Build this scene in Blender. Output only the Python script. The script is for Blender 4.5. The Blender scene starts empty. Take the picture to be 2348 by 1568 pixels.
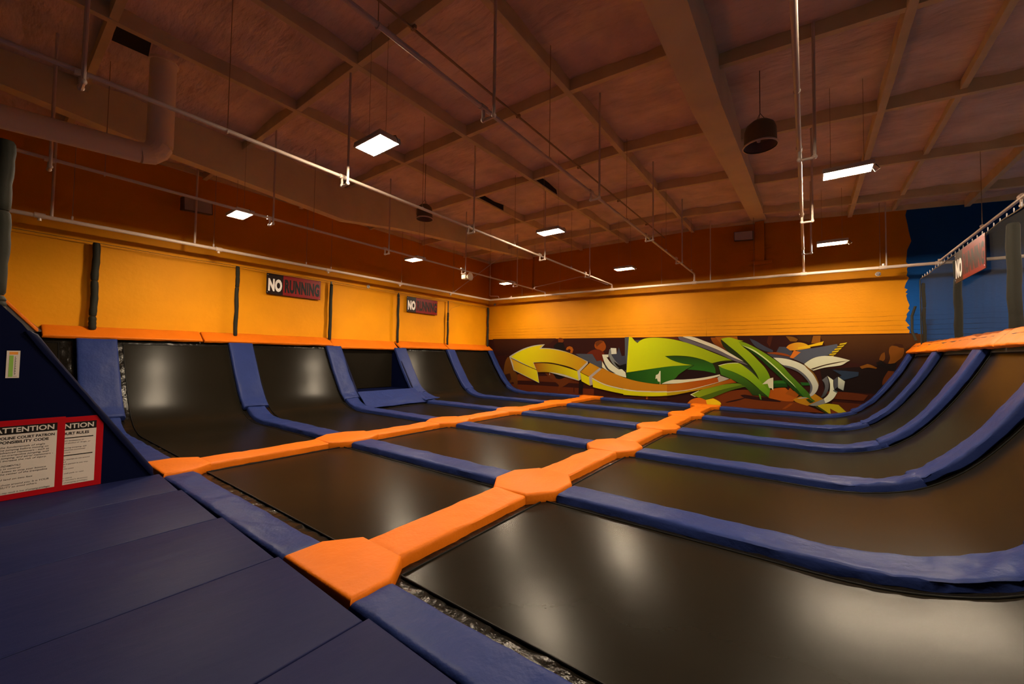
import bpy, bmesh, math, random
from mathutils import Vector, Matrix, noise
random.seed(7)
SC = bpy.context.scene
COL = SC.collection
PI = math.pi
D = 2.596            # pitch of the trampoline rows
XS = (-4.153, 0.0)   # centre lines of the two orange lanes
ORD = ['first', 'second', 'third', 'fourth', 'fifth', 'sixth', 'seventh', 'eighth']

# ------------------------------------------------------------------ materials
def mat(name, base, rough=0.5, metal=0.0, spec=0.5, bump=None, bump2=None, var=None, emit=None, coat=0.0):
    m = bpy.data.materials.new(name); m.use_nodes = True
    nt = m.node_tree; b = nt.nodes['Principled BSDF']
    b.inputs['Base Color'].default_value = (*base, 1)
    b.inputs['Roughness'].default_value = rough
    b.inputs['Metallic'].default_value = metal
    b.inputs['Specular IOR Level'].default_value = spec
    b.inputs['Coat Weight'].default_value = coat
    geo = nt.nodes.new('ShaderNodeNewGeometry')
    if var:                                   # (scale, amount): gentle mottling of the colour
        n = nt.nodes.new('ShaderNodeTexNoise'); n.inputs['Scale'].default_value = var[0]; n.inputs['Detail'].default_value = 6
        nt.links.new(geo.outputs['Position'], n.inputs['Vector'])
        mr = nt.nodes.new('ShaderNodeMapRange'); mr.inputs['From Min'].default_value = 0.3; mr.inputs['From Max'].default_value = 0.7
        mr.inputs['To Min'].default_value = 1 - var[1]; mr.inputs['To Max'].default_value = 1 + var[1]
        nt.links.new(n.outputs['Fac'], mr.inputs['Value'])
        mx = nt.nodes.new('ShaderNodeMix'); mx.data_type = 'RGBA'; mx.blend_type = 'MULTIPLY'; mx.inputs[0].default_value = 1
        mx.inputs[6].default_value = (*base, 1)
        nt.links.new(mr.outputs[0], mx.inputs[7]); nt.links.new(mx.outputs[2], b.inputs['Base Color'])
    prev = None
    for bp in (bump, bump2):                  # (scale, strength, distance[, stretch])
        if not bp: continue
        n = nt.nodes.new('ShaderNodeTexNoise'); n.inputs['Scale'].default_value = bp[0]; n.inputs['Detail'].default_value = bp[4] if len(bp) > 4 else 5
        if len(bp) > 3:
            vm = nt.nodes.new('ShaderNodeMapping'); vm.inputs['Scale'].default_value = bp[3]
            nt.links.new(geo.outputs['Position'], vm.inputs['Vector']); nt.links.new(vm.outputs[0], n.inputs['Vector'])
        else:
            nt.links.new(geo.outputs['Position'], n.inputs['Vector'])
        k = nt.nodes.new('ShaderNodeBump'); k.inputs['Strength'].default_value = bp[1]; k.inputs['Distance'].default_value = bp[2]
        nt.links.new(n.outputs['Fac'], k.inputs['Height'])
        if prev: nt.links.new(prev.outputs[0], k.inputs['Normal'])
        prev = k
    if prev: nt.links.new(prev.outputs[0], b.inputs['Normal'])
    if emit:
        b.inputs['Emission Color'].default_value = (*emit[0], 1); b.inputs['Emission Strength'].default_value = emit[1]
    return m

YEL = (0.62, 0.240, 0.002)
BLU = (0.002, 0.052, 0.22)
M = {}
M['yellow'] = mat('yellow_paint', YEL, 0.6, spec=0.12, bump=(9, 0.25, 0.02), bump2=(150, 0.15, 0.004), var=(1.2, 0.06))
M['insul'] = mat('insulation_facing', (0.74, 0.57, 0.49), 0.6, spec=0.1, bump=(1.3, 1.0, 0.16, (0.7, 2.4, 1.0)), bump2=(5, 0.4, 0.04), var=(1.6, 0.16))
M['wood'] = mat('painted_beam', (0.66, 0.54, 0.32), 0.6, spec=0.15, bump=(30, 0.2, 0.006), var=(2.5, 0.10))
M['glulam'] = mat('painted_glulam', (0.72, 0.60, 0.36), 0.6, spec=0.15, bump=(24, 0.2, 0.006), var=(1.5, 0.07))
M['void'] = mat('roof_void', (0.008, 0.006, 0.005), 0.9)
M['blue'] = mat('blue_vinyl', (0.0145, 0.0255, 0.108), 0.42, spec=0.07, bump=(6.0, 0.4, 0.03), bump2=(26, 0.35, 0.008), var=(3, 0.05))
M['navy'] = mat('navy_vinyl', (0.0012, 0.0028, 0.020), 0.55, spec=0.05, bump=(4.0, 0.25, 0.02), bump2=(420, 0.3, 0.0015))
M['deckblue'] = mat('deck_vinyl', (0.0085, 0.011, 0.047), 0.45, spec=0.035, bump=(2.2, 0.30, 0.03, (2.2, 0.7, 1)), bump2=(420, 0.30, 0.0015), var=(2, 0.05))
M['orange'] = mat('orange_vinyl', (0.52, 0.118, 0.004), 0.5, spec=0.10, bump=(6.0, 0.3, 0.02), bump2=(34, 0.4, 0.008), var=(3, 0.04))
M['mat'] = mat('trampoline_mesh', (0.0075, 0.0060, 0.0040), 0.255, spec=0.045, bump2=(1.1, 0.10, 0.05), var=(1.5, 0.12))
_b = M['mat'].node_tree.nodes['Principled BSDF']          # woven strands: the sheen stretches along the bed
_t = M['mat'].node_tree.nodes.new('ShaderNodeTangent'); _t.direction_type = 'UV_MAP'; _t.uv_map = 'weave'
M['mat'].node_tree.links.new(_t.outputs[0], _b.inputs['Tangent']); _b.inputs['Anisotropic'].default_value = 0.5
M['panel'] = mat('black_panel', (0.0075, 0.0060, 0.0040), 0.5, spec=0.05)
M['trim'] = mat('black_vinyl_cover', (0.006, 0.005, 0.004), 0.20, spec=0.12, bump=(9, 0.6, 0.03), bump2=(30, 0.12, 0.005))
M['welt'] = mat('black_welt', (0.004, 0.004, 0.004), 0.5, spec=0.1)
M['steel'] = mat('galvanised_frame', (0.10, 0.10, 0.10), 0.5, metal=0.6)
M['pipe'] = mat('white_painted_pipe', (0.62, 0.50, 0.42), 0.32, spec=0.5, bump=(60, 0.1, 0.002))
M['duct'] = mat('painted_duct', (0.86, 0.74, 0.58), 0.5, bump=(7, 0.1, 0.01))
M['foam'] = mat('black_foam_sleeve', (0.020, 0.020, 0.015), 0.65, spec=0.12, bump=(45, 0.3, 0.004))
M['cable'] = mat('dark_cable', (0.05, 0.035, 0.02), 0.5)
M['rod'] = mat('tan_rod', (0.34, 0.24, 0.14), 0.5, spec=0.15)
M['lampbody'] = mat('lamp_housing', (0.55, 0.52, 0.48), 0.4)
M['pendant'] = mat('olive_shade', (0.16, 0.125, 0.07), 0.5, spec=0.12)
M['pendin'] = mat('shade_inside', (0.09, 0.05, 0.035), 0.5)
M['bulb'] = mat('frosted_bulb', (0.85, 0.75, 0.70), 0.4)
M['grey'] = mat('grey_box', (0.36, 0.33, 0.34), 0.5, bump=(200, 0.2, 0.002))
M['darkgrey'] = mat('dark_box', (0.06, 0.05, 0.045), 0.5)
M['white'] = mat('white_print', (0.80, 0.76, 0.72), 0.5)
M['paper'] = mat('poster_paper', (0.60, 0.53, 0.48), 0.5, spec=0.1)
M['black'] = mat('black_print', (0.012, 0.010, 0.009), 0.45, spec=0.12)
M['dkmaroon'] = mat('dark_print', (0.014, 0.005, 0.004), 0.4, spec=0.12)
M['red'] = mat('red_print', (0.20, 0.006, 0.005), 0.38, spec=0.12)
M['posterred'] = mat('poster_red', (0.36, 0.004, 0.008), 0.42, spec=0.12)
M['cardorange'] = mat('card_orange', (0.70, 0.25, 0.02), 0.5)
M['cardgreen'] = mat('card_green', (0.22, 0.42, 0.06), 0.5)
M['floor'] = mat('dark_concrete', (0.05, 0.05, 0.05), 0.7, var=(2, 0.2))
M['backwall'] = mat('rear_paint', (0.30, 0.20, 0.10), 0.6)
M['lamp'] = mat('led_diffuser', (0.9, 0.9, 0.9), 0.5, emit=((1.0, 0.80, 0.56), 470.0))

def block_material(name, base):
    """painted concrete block: long thin course joints, uneven towards the lower courses"""
    m = mat(name, base, 0.6, spec=0.12, var=(1.5, 0.06)); nt = m.node_tree; b = nt.nodes['Principled BSDF']
    geo = nt.nodes.new('ShaderNodeNewGeometry')
    sep = nt.nodes.new('ShaderNodeSeparateXYZ'); nt.links.new(geo.outputs['Position'], sep.inputs[0])
    cmb = nt.nodes.new('ShaderNodeCombineXYZ'); nt.links.new(sep.outputs[0], cmb.inputs[0]); nt.links.new(sep.outputs[2], cmb.inputs[1])
    dn = nt.nodes.new('ShaderNodeTexNoise'); dn.inputs['Scale'].default_value = 2.2; dn.inputs['Detail'].default_value = 4
    nt.links.new(cmb.outputs[0], dn.inputs['Vector'])
    ad = nt.nodes.new('ShaderNodeVectorMath'); ad.operation = 'MULTIPLY_ADD'
    ad.inputs[1].default_value = (0.02, 0.05, 0); nt.links.new(dn.outputs['Color'], ad.inputs[0]); nt.links.new(cmb.outputs[0], ad.inputs[2])
    br = nt.nodes.new('ShaderNodeTexBrick')
    br.inputs['Scale'].default_value = 1; br.inputs['Mortar Size'].default_value = 0.009; br.inputs['Mortar Smooth'].default_value = 0.4
    br.offset = 0; br.inputs['Brick Width'].default_value = 60; br.inputs['Row Height'].default_value = 0.128
    br.inputs['Color1'].default_value = (1, 1, 1, 1); br.inputs['Color2'].default_value = (0.9, 0.9, 0.9, 1); br.inputs['Mortar'].default_value = (0, 0, 0, 1)
    nt.links.new(ad.outputs[0], br.inputs['Vector'])
    jm = nt.nodes.new('ShaderNodeMapRange'); jm.inputs['From Min'].default_value = 2.70; jm.inputs['From Max'].default_value = 3.0
    jm.inputs['To Min'].default_value = 0.62; jm.inputs['To Max'].default_value = 0.05; nt.links.new(sep.outputs[2], jm.inputs['Value'])
    pn = nt.nodes.new('ShaderNodeTexNoise'); pn.inputs['Scale'].default_value = 1.6; nt.links.new(cmb.outputs[0], pn.inputs['Vector'])
    pm = nt.nodes.new('ShaderNodeMapRange'); pm.inputs['From Min'].default_value = 0.38; pm.inputs['From Max'].default_value = 0.62; nt.links.new(pn.outputs['Fac'], pm.inputs['Value'])
    jp = nt.nodes.new('ShaderNodeMath'); jp.operation = 'MULTIPLY'; nt.links.new(jm.outputs[0], jp.inputs[0]); nt.links.new(pm.outputs[0], jp.inputs[1])
    jf = nt.nodes.new('ShaderNodeMath'); jf.operation = 'MULTIPLY'; nt.links.new(br.outputs['Fac'], jf.inputs[0]); nt.links.new(jp.outputs[0], jf.inputs[1])
    jx = nt.nodes.new('ShaderNodeMix'); jx.data_type = 'RGBA'
    src = b.inputs['Base Color'].links[0].from_socket
    nt.links.new(jf.outputs[0], jx.inputs[0]); nt.links.new(src, jx.inputs[6]); jx.inputs[7].default_value = (base[0]*.25, base[1]*.2, base[2]*.2, 1)
    nt.links.new(jx.outputs[2], b.inputs['Base Color'])
    # the lowest courses are rough, the upper ones skimmed flat
    mr = nt.nodes.new('ShaderNodeMapRange'); mr.inputs['From Min'].default_value = 2.75; mr.inputs['From Max'].default_value = 3.05
    mr.inputs['To Min'].default_value = 0.85; mr.inputs['To Max'].default_value = 0.10; nt.links.new(sep.outputs[2], mr.inputs['Value'])
    k = nt.nodes.new('ShaderNodeBump'); k.inputs['Distance'].default_value = 0.035
    nt.links.new(br.outputs['Color'], k.inputs['Height']); nt.links.new(mr.outputs[0], k.inputs['Strength'])
    k2 = nt.nodes.new('ShaderNodeBump'); k2.inputs['Distance'].default_value = 0.02; k2.inputs['Strength'].default_value = 0.3
    n2 = nt.nodes.new('ShaderNodeTexNoise'); n2.inputs['Scale'].default_value = 14; n2.inputs['Detail'].default_value = 5
    nt.links.new(geo.outputs['Position'], n2.inputs['Vector']); nt.links.new(n2.outputs['Fac'], k2.inputs['Height'])
    nt.links.new(k.outputs[0], k2.inputs['Normal']); nt.links.new(k2.outputs[0], b.inputs['Normal'])
    return m
M['yblock'] = block_material('yellow_block', (0.50, 0.190, 0.0012))
M['bblock'] = block_material('blue_block', BLU)

def net_material():
    m = bpy.data.materials.new('black_netting'); m.use_nodes = True; nt = m.node_tree
    out = nt.nodes['Material Output']; b = nt.nodes['Principled BSDF']
    b.inputs['Base Color'].default_value = (0.020, 0.018, 0.015, 1); b.inputs['Roughness'].default_value = 0.8; b.inputs['Specular IOR Level'].default_value = 0.05
    tr = nt.nodes.new('ShaderNodeBsdfTransparent'); mx = nt.nodes.new('ShaderNodeMixShader')
    geo = nt.nodes.new('ShaderNodeNewGeometry')
    n = nt.nodes.new('ShaderNodeTexNoise'); n.inputs['Scale'].default_value = 1.3
    vm = nt.nodes.new('ShaderNodeMapping'); vm.inputs['Scale'].default_value = (1, 3, 0.25)
    nt.links.new(geo.outputs['Position'], vm.inputs['Vector']); nt.links.new(vm.outputs[0], n.inputs['Vector'])
    mr = nt.nodes.new('ShaderNodeMapRange'); mr.inputs['To Min'].default_value = 0.30; mr.inputs['To Max'].default_value = 0.52
    nt.links.new(n.outputs['Fac'], mr.inputs['Value']); nt.links.new(mr.outputs[0], mx.inputs[0])
    nt.links.new(tr.outputs[0], mx.inputs[1]); nt.links.new(b.outputs[0], mx.inputs[2]); nt.links.new(mx.outputs[0], out.inputs['Surface'])
    return m
M['net'] = net_material()

def mural_material():
    m = mat('printed_mural', (0.5, 0.5, 0.5), 0.5, spec=0.05); nt = m.node_tree
    a = nt.nodes.new('ShaderNodeAttribute'); a.attribute_name = 'Col'
    nt.links.new(a.outputs['Color'], nt.nodes['Principled BSDF'].inputs['Base Color'])
    return m
M['mural'] = mural_material()

# ------------------------------------------------------------------ mesh building
class MB:
    def __init__(s): s.v = []; s.f = []; s.mi = []; s.cur = 0
    def add(s, vs, fs):
        o = len(s.v); s.v += [Vector(p) for p in vs]
        for f in fs: s.f.append([i + o for i in f]); s.mi.append(s.cur)
        return s
    def box(s, x0, x1, y0, y1, z0, z1):
        return s.hexa([(x0,y0,z0),(x1,y0,z0),(x1,y1,z0),(x0,y1,z0),(x0,y0,z1),(x1,y0,z1),(x1,y1,z1),(x0,y1,z1)])
    def hexa(s, p):
        return s.add(p, [(0,3,2,1),(4,5,6,7),(0,1,5,4),(1,2,6,5),(2,3,7,6),(3,0,4,7)])
    def bevbox(s, x0, x1, y0, y1, z0, z1, r=0.01):
        bm = bmesh.new(); bmesh.ops.create_cube(bm, size=1)
        bmesh.ops.scale(bm, vec=(x1-x0, y1-y0, z1-z0), verts=bm.verts)
        bmesh.ops.translate(bm, vec=((x0+x1)/2, (y0+y1)/2, (z0+z1)/2), verts=bm.verts)
        bmesh.ops.bevel(bm, geom=bm.edges[:], offset=r, segments=3, affect='EDGES', profile=0.5)
        bm.verts.index_update()
        s.add([v.co.copy() for v in bm.verts], [[v.index for v in f.verts] for f in bm.faces]); bm.free(); return s
    def tube(s, pts, r, n=8, caps=True):
        pts = [Vector(p) for p in pts]; rings = []; up = None
        rr = r if isinstance(r, (list, tuple)) else [r] * len(pts)
        for i, p in enumerate(pts):
            if i == 0: t = pts[1] - p
            elif i == len(pts) - 1: t = p - pts[i-1]
            else: t = (pts[i+1] - p).normalized() + (p - pts[i-1]).normalized()
            t.normalize()
            if up is None:
                up = Vector((0,0,1)) if abs(t.z) < 0.9 else Vector((1,0,0))
            a = t.cross(up)
            if a.length < 1e-4: a = t.cross(Vector((0.3,1,0.2)))
            a.normalize(); up = a.cross(t).normalized()
            q = rr[i]
            if 0 < i < len(pts) - 1:
                c = max(0.5, t.dot((pts[i+1]-p).normalized()))
            rings.append([p + q*(a*math.cos(2*PI*k/n) + up*math.sin(2*PI*k/n)) for k in range(n)])
        fs = []
        for i in range(len(rings)-1):
            for k in range(n):
                k2 = (k+1) % n; fs.append((i*n+k, i*n+k2, (i+1)*n+k2, (i+1)*n+k))
        if caps: fs.append(tuple(range(n))[::-1]); fs.append(tuple((len(rings)-1)*n + k for k in range(n)))
        return s.add([v for r_ in rings for v in r_], fs)
    def lathe(s, prof, c, n=24):
        vs = []; fs = []; c = Vector(c)
        for r, z in prof:
            for k in range(n): vs.append(c + Vector((r*math.cos(2*PI*k/n), r*math.sin(2*PI*k/n), z)))
        for i in range(len(prof)-1):
            for k in range(n):
                k2 = (k+1) % n; fs.append((i*n+k, i*n+k2, (i+1)*n+k2, (i+1)*n+k))
        return s.add(vs, fs)
    def ball(s, c, r, sz=1.0): 
        pr = [(max(1e-3, r*math.sin(a)), -r*sz*math.cos(a)) for a in [PI*i/8 for i in range(9)]]
        return s.lathe(pr, c, 12)
    def prism(s, poly, axis, a0, a1):
        n = len(poly)
        def P(q, a):
            return {'x': (a, q[0], q[1]), 'y': (q[0], a, q[1]), 'z': (q[0], q[1], a)}[axis]
        vs = [P(q, a0) for q in poly] + [P(q, a1) for q in poly]
        fs = [tuple(range(n)), tuple(range(2*n-1, n-1, -1))] + [(i, n+i, n+(i+1) % n, (i+1) % n) for i in range(n)]
        return s.add(vs, fs)
    def grid(s, fn, us, vs_):
        vs = [fn(u, v) for u in us for v in vs_]; nv = len(vs_)
        fs = [(i*nv+j, (i+1)*nv+j, (i+1)*nv+j+1, i*nv+j+1) for i in range(len(us)-1) for j in range(nv-1)]
        return s.add(vs, fs)
    def sweep(s, path, side, w, t, r=0.03, wr=0.004, seed=0, upsign=1, bend=None, na=8, taper=None):
        """padded strip: a rounded bar of width w and thickness t whose top follows the path"""
        side = Vector(side); path = [Vector(p) for p in path]; n = len(path)
        cum = [0]
        for i in range(1, n): cum.append(cum[-1] + (path[i]-path[i-1]).length)
        L = cum[-1]; sec = []
        hw = w/2
        sec.append((-hw+0.012, -t)); sec.append((-hw, -t+0.012)); sec.append((-hw, -r))
        for a in (30, 60): sec.append((-hw + r*(1-math.cos(math.radians(a))), -r + r*math.sin(math.radians(a))))
        for k in range(na+1): sec.append((-hw + r + (w-2*r)*k/na, 0))
        for a in (60, 30): sec.append((hw - r*(1-math.cos(math.radians(a))), -r + r*math.sin(math.radians(a))))
        sec.append((hw, -r)); sec.append((hw, -t+0.012)); sec.append((hw-0.012, -t))
        m = len(sec); vs = []; fs = []
        for i in range(n):
            tg = (path[min(n-1, i+1)] - path[max(0, i-1)]).normalized()
            nm = side.cross(tg).normalized() * upsign
            d = min(cum[i], L - cum[i]); e = 0
            if d < r: e = r - math.sqrt(max(0, r*r - (r-d)**2))
            for a, h in sec:
                top = h > -r*0.99
                hh = h
                if top: hh = h - e*(1 if h > -r*0.5 else 0.5)
                p = path[i] + side*a + nm*hh
                am = wr; bd = bend(cum[i]/L) if bend else 0
                am += bd
                q = p*2.6 + Vector((seed*3.1, seed*1.7, seed))
                dn = noise.noise(q)*am + noise.noise(q*3.1)*am*0.45 + noise.noise(q*4.3 + Vector((0, p.y*6, 0)))*bd*0.9
                if top: p += nm*dn
                else: p += side*(1 if a > 0 else -1)*dn*0.8
                if h < -t*0.8: p += nm*noise.noise(q*1.7)*am*0.8
                vs.append(p)
        for i in range(n-1):
            for k in range(m):
                k2 = (k+1) % m; fs.append((i*m+k, (i+1)*m+k, (i+1)*m+k2, i*m+k2))
        fs.append(tuple(range(m))); fs.append(tuple((n-1)*m+k for k in range(m))[::-1])
        return s.add(vs, fs)
    def slab(s, poly, z, t, r=0.03, wr=0.004, seed=0):
        """padded polygon with a rolled top edge (poly in x, y)"""
        c = Vector((sum(p[0] for p in poly)/len(poly), sum(p[1] for p in poly)/len(poly), 0))
        def inset(d):
            out = []; n = len(poly)
            area = sum(poly[i][0]*poly[(i+1) % n][1] - poly[(i+1) % n][0]*poly[i][1] for i in range(n))
            sg = 1 if area > 0 else -1
            for i in range(n):
                a, b, c_ = Vector(poly[i-1]), Vector(poly[i]), Vector(poly[(i+1) % n])
                d1 = (b-a).normalized(); d2 = (c_-b).normalized()
                n1 = Vector((-d1.y, d1.x))*sg; n2 = Vector((-d2.y, d2.x))*sg
                bis = (n1+n2); k = bis.length_squared/2
                out.append(b + bis*(d/max(k, 0.3)))
            return out
        rings = [(0.006, -t), (0, -t+0.012), (0, -r), (r*0.13, -r*0.5), (r*0.5, -r*0.13), (r, 0)]
        vs = []; n = len(poly)
        for ins, h in rings:
            for q in inset(ins):
                p = Vector((q[0], q[1], z+h)); p.z += noise.noise(p*3+Vector((seed, 0, 0)))*wr; vs.append(p)
        fs = [(i*n+k, i*n+(k+1) % n, (i+1)*n+(k+1) % n, (i+1)*n+k) for i in range(len(rings)-1) for k in range(n)]
        fs.append(tuple((len(rings)-1)*n+k for k in range(n))); fs.append(tuple(range(n))[::-1])
        return s.add(vs, fs)

WLOC = {}
def build(name, mb, m, origin, parent=None, smooth=False, angle=35):
    me = bpy.data.meshes.new(name)
    o = Vector(origin)
    me.from_pydata([tuple(v - o) for v in mb.v], [], mb.f); me.update()
    bm = bmesh.new(); bm.from_mesh(me); bmesh.ops.recalc_face_normals(bm, faces=bm.faces[:]); bm.to_mesh(me); bm.free()
    for x in (m if isinstance(m, (list, tuple)) else [m]): me.materials.append(x)
    if isinstance(m, (list, tuple)):
        for p, i in zip(me.polygons, mb.mi): p.material_index = i
    if smooth:
        me.polygons.foreach_set('use_smooth', [True]*len(me.polygons))
        me.set_sharp_from_angle(angle=math.radians(angle))
    ob = bpy.data.objects.new(name, me); COL.objects.link(ob)
    if parent is None: ob.location = o
    else: ob.parent = parent; ob.location = o - WLOC[parent]
    WLOC[ob] = o
    return ob
def tag(o, label, cat, group=None, kind=None):
    o['label'] = label; o['category'] = cat
    if group: o['group'] = group
    if kind: o['kind'] = kind
    return o
def thing(name, label, cat, loc, group=None):
    o = bpy.data.objects.new(name, None); COL.objects.link(o); o.location = loc; o.empty_display_size = 0.1
    WLOC[o] = Vector(loc); return tag(o, label, cat, group)
def part(name, mb, m, parent, smooth=False, label=None, angle=35):
    o = build(name, mb, m, WLOC[parent], parent, smooth, angle)
    if label: o['label'] = label
    return o
def single(name, mb, m, label, cat, group=None, kind=None, smooth=False, angle=35):
    lo = Vector([min(v[i] for v in mb.v) for i in range(3)]); hi = Vector([max(v[i] for v in mb.v) for i in range(3)])
    return tag(build(name, mb, m, ((lo.x+hi.x)/2, (lo.y+hi.y)/2, lo.z), None, smooth, angle), label, cat, group, kind)

def text(mb, body, fn, u0, v0, w=None, h=None, align='l', bold=0.0, shear=0.0):
    """lettering, scaled to width w / height h, placed with its lower corner at (u0, v0) of the plane fn(u, v)"""
    cu = bpy.data.curves.new('lettering', 'FONT'); cu.body = body; cu.size = 1; cu.offset = bold; cu.resolution_u = 3; cu.shear = shear; cu.space_character = 1.06 if bold > .03 else 1.0
    ob = bpy.data.objects.new('lettering', cu); me = ob.to_mesh()
    vs = [v.co.copy() for v in me.vertices]; fs = [tuple(p.vertices) for p in me.polygons]
    ob.to_mesh_clear(); bpy.data.objects.remove(ob); bpy.data.curves.remove(cu)
    x0 = min(v.x for v in vs); x1 = max(v.x for v in vs); y0 = min(v.y for v in vs); y1 = max(v.y for v in vs)
    sy = h/(0.72 if len(body) > 3 and h else max(1e-6, y1-y0)) if h else None
    sx = w/(x1-x0) if w else sy
    if sy is None: sy = sx
    du = 0
    if align == 'r': du = -(x1-x0)*sx
    if align == 'c': du = -(x1-x0)*sx/2
    mb.add([fn(u0 + du + (v.x-x0)*sx, v0 + v.y*sy) for v in vs], fs)

def frange(a, b, step):
    n = max(1, int(round(abs(b-a)/step))); return [a + (b-a)*i/n for i in range(n+1)]
def ends(L, r):   # extra stations close to both ends of a pad
    return [0, r*0.3, r]

# curved profile of a wall bed, from the lane to the rail, sampled by arc length
def spline(pts, step=0.05):
    P = [Vector((p[0], p[1])) for p in pts]; out = []
    for i in range(len(P)-1):
        p0 = P[max(0, i-1)]; p1 = P[i]; p2 = P[i+1]; p3 = P[min(len(P)-1, i+2)]
        # centripetal-like tangents scaled by the segment
        m1 = (p2-p0)*((p2-p1).length/max(1e-6, (p2-p0).length)); m2 = (p3-p1)*((p2-p1).length/max(1e-6, (p3-p1).length))
        for k in range(16):
            t = k/16; t2 = t*t; t3 = t2*t
            out.append((2*t3-3*t2+1)*p1 + (t3-2*t2+t)*m1 + (-2*t3+3*t2)*p2 + (t3-t2)*m2)
    out.append(P[-1]); cum = [0]
    for i in range(1, len(out)): cum.append(cum[-1] + (out[i]-out[i-1]).length)
    return out, cum
class Prof:
    def __init__(s, pts): s.p, s.c = spline(pts); s.L = s.c[-1]
    def at(s, d):
        d = min(max(d, 0), s.L); lo = 0; hi = len(s.c)-1
        while hi-lo > 1:
            m_ = (lo+hi)//2
            if s.c[m_] <= d: lo = m_
            else: hi = m_
        f = (d-s.c[lo])/max(1e-9, s.c[hi]-s.c[lo]); return s.p[lo].lerp(s.p[hi], f)
    def nrm(s, d):
        a = s.at(d-0.03); b = s.at(d+0.03); t = (b-a).normalized(); n = Vector((-t.y, t.x))
        return n if n.y > 0 else -n
    def off(s, d, o): q = s.at(d) + s.nrm(d)*o; return q
    def d_of_x(s, x):
        best = min(range(len(s.p)), key=lambda i: abs(s.p[i].x-x)); return s.c[best]
LP = Prof([(-4.153,0),(-5.5,0),(-6.8,0),(-7.45,0.0),(-7.85,0.05),(-8.18,0.18),(-8.43,0.38),(-8.62,0.62),(-8.93,1.05),(-9.16,1.42),(-9.40,1.82)])
RP = Prof([(0,0),(1.2,0),(2.4,0),(3.05,0.005),(3.42,0.06),(3.74,0.17),(3.99,0.34),(4.20,0.55),(4.45,0.89),(4.70,1.31),(4.96,1.83)])
FP = Prof([(-4.153,0),(-5.5,0),(-6.8,0),(-7.8,0)])
CP = Prof([(-4.153,0),(-3,0),(-1.5,0),(0,0)])
def zc(x): return 6.22 if x < 0 else 6.22 - 0.078*x

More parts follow.
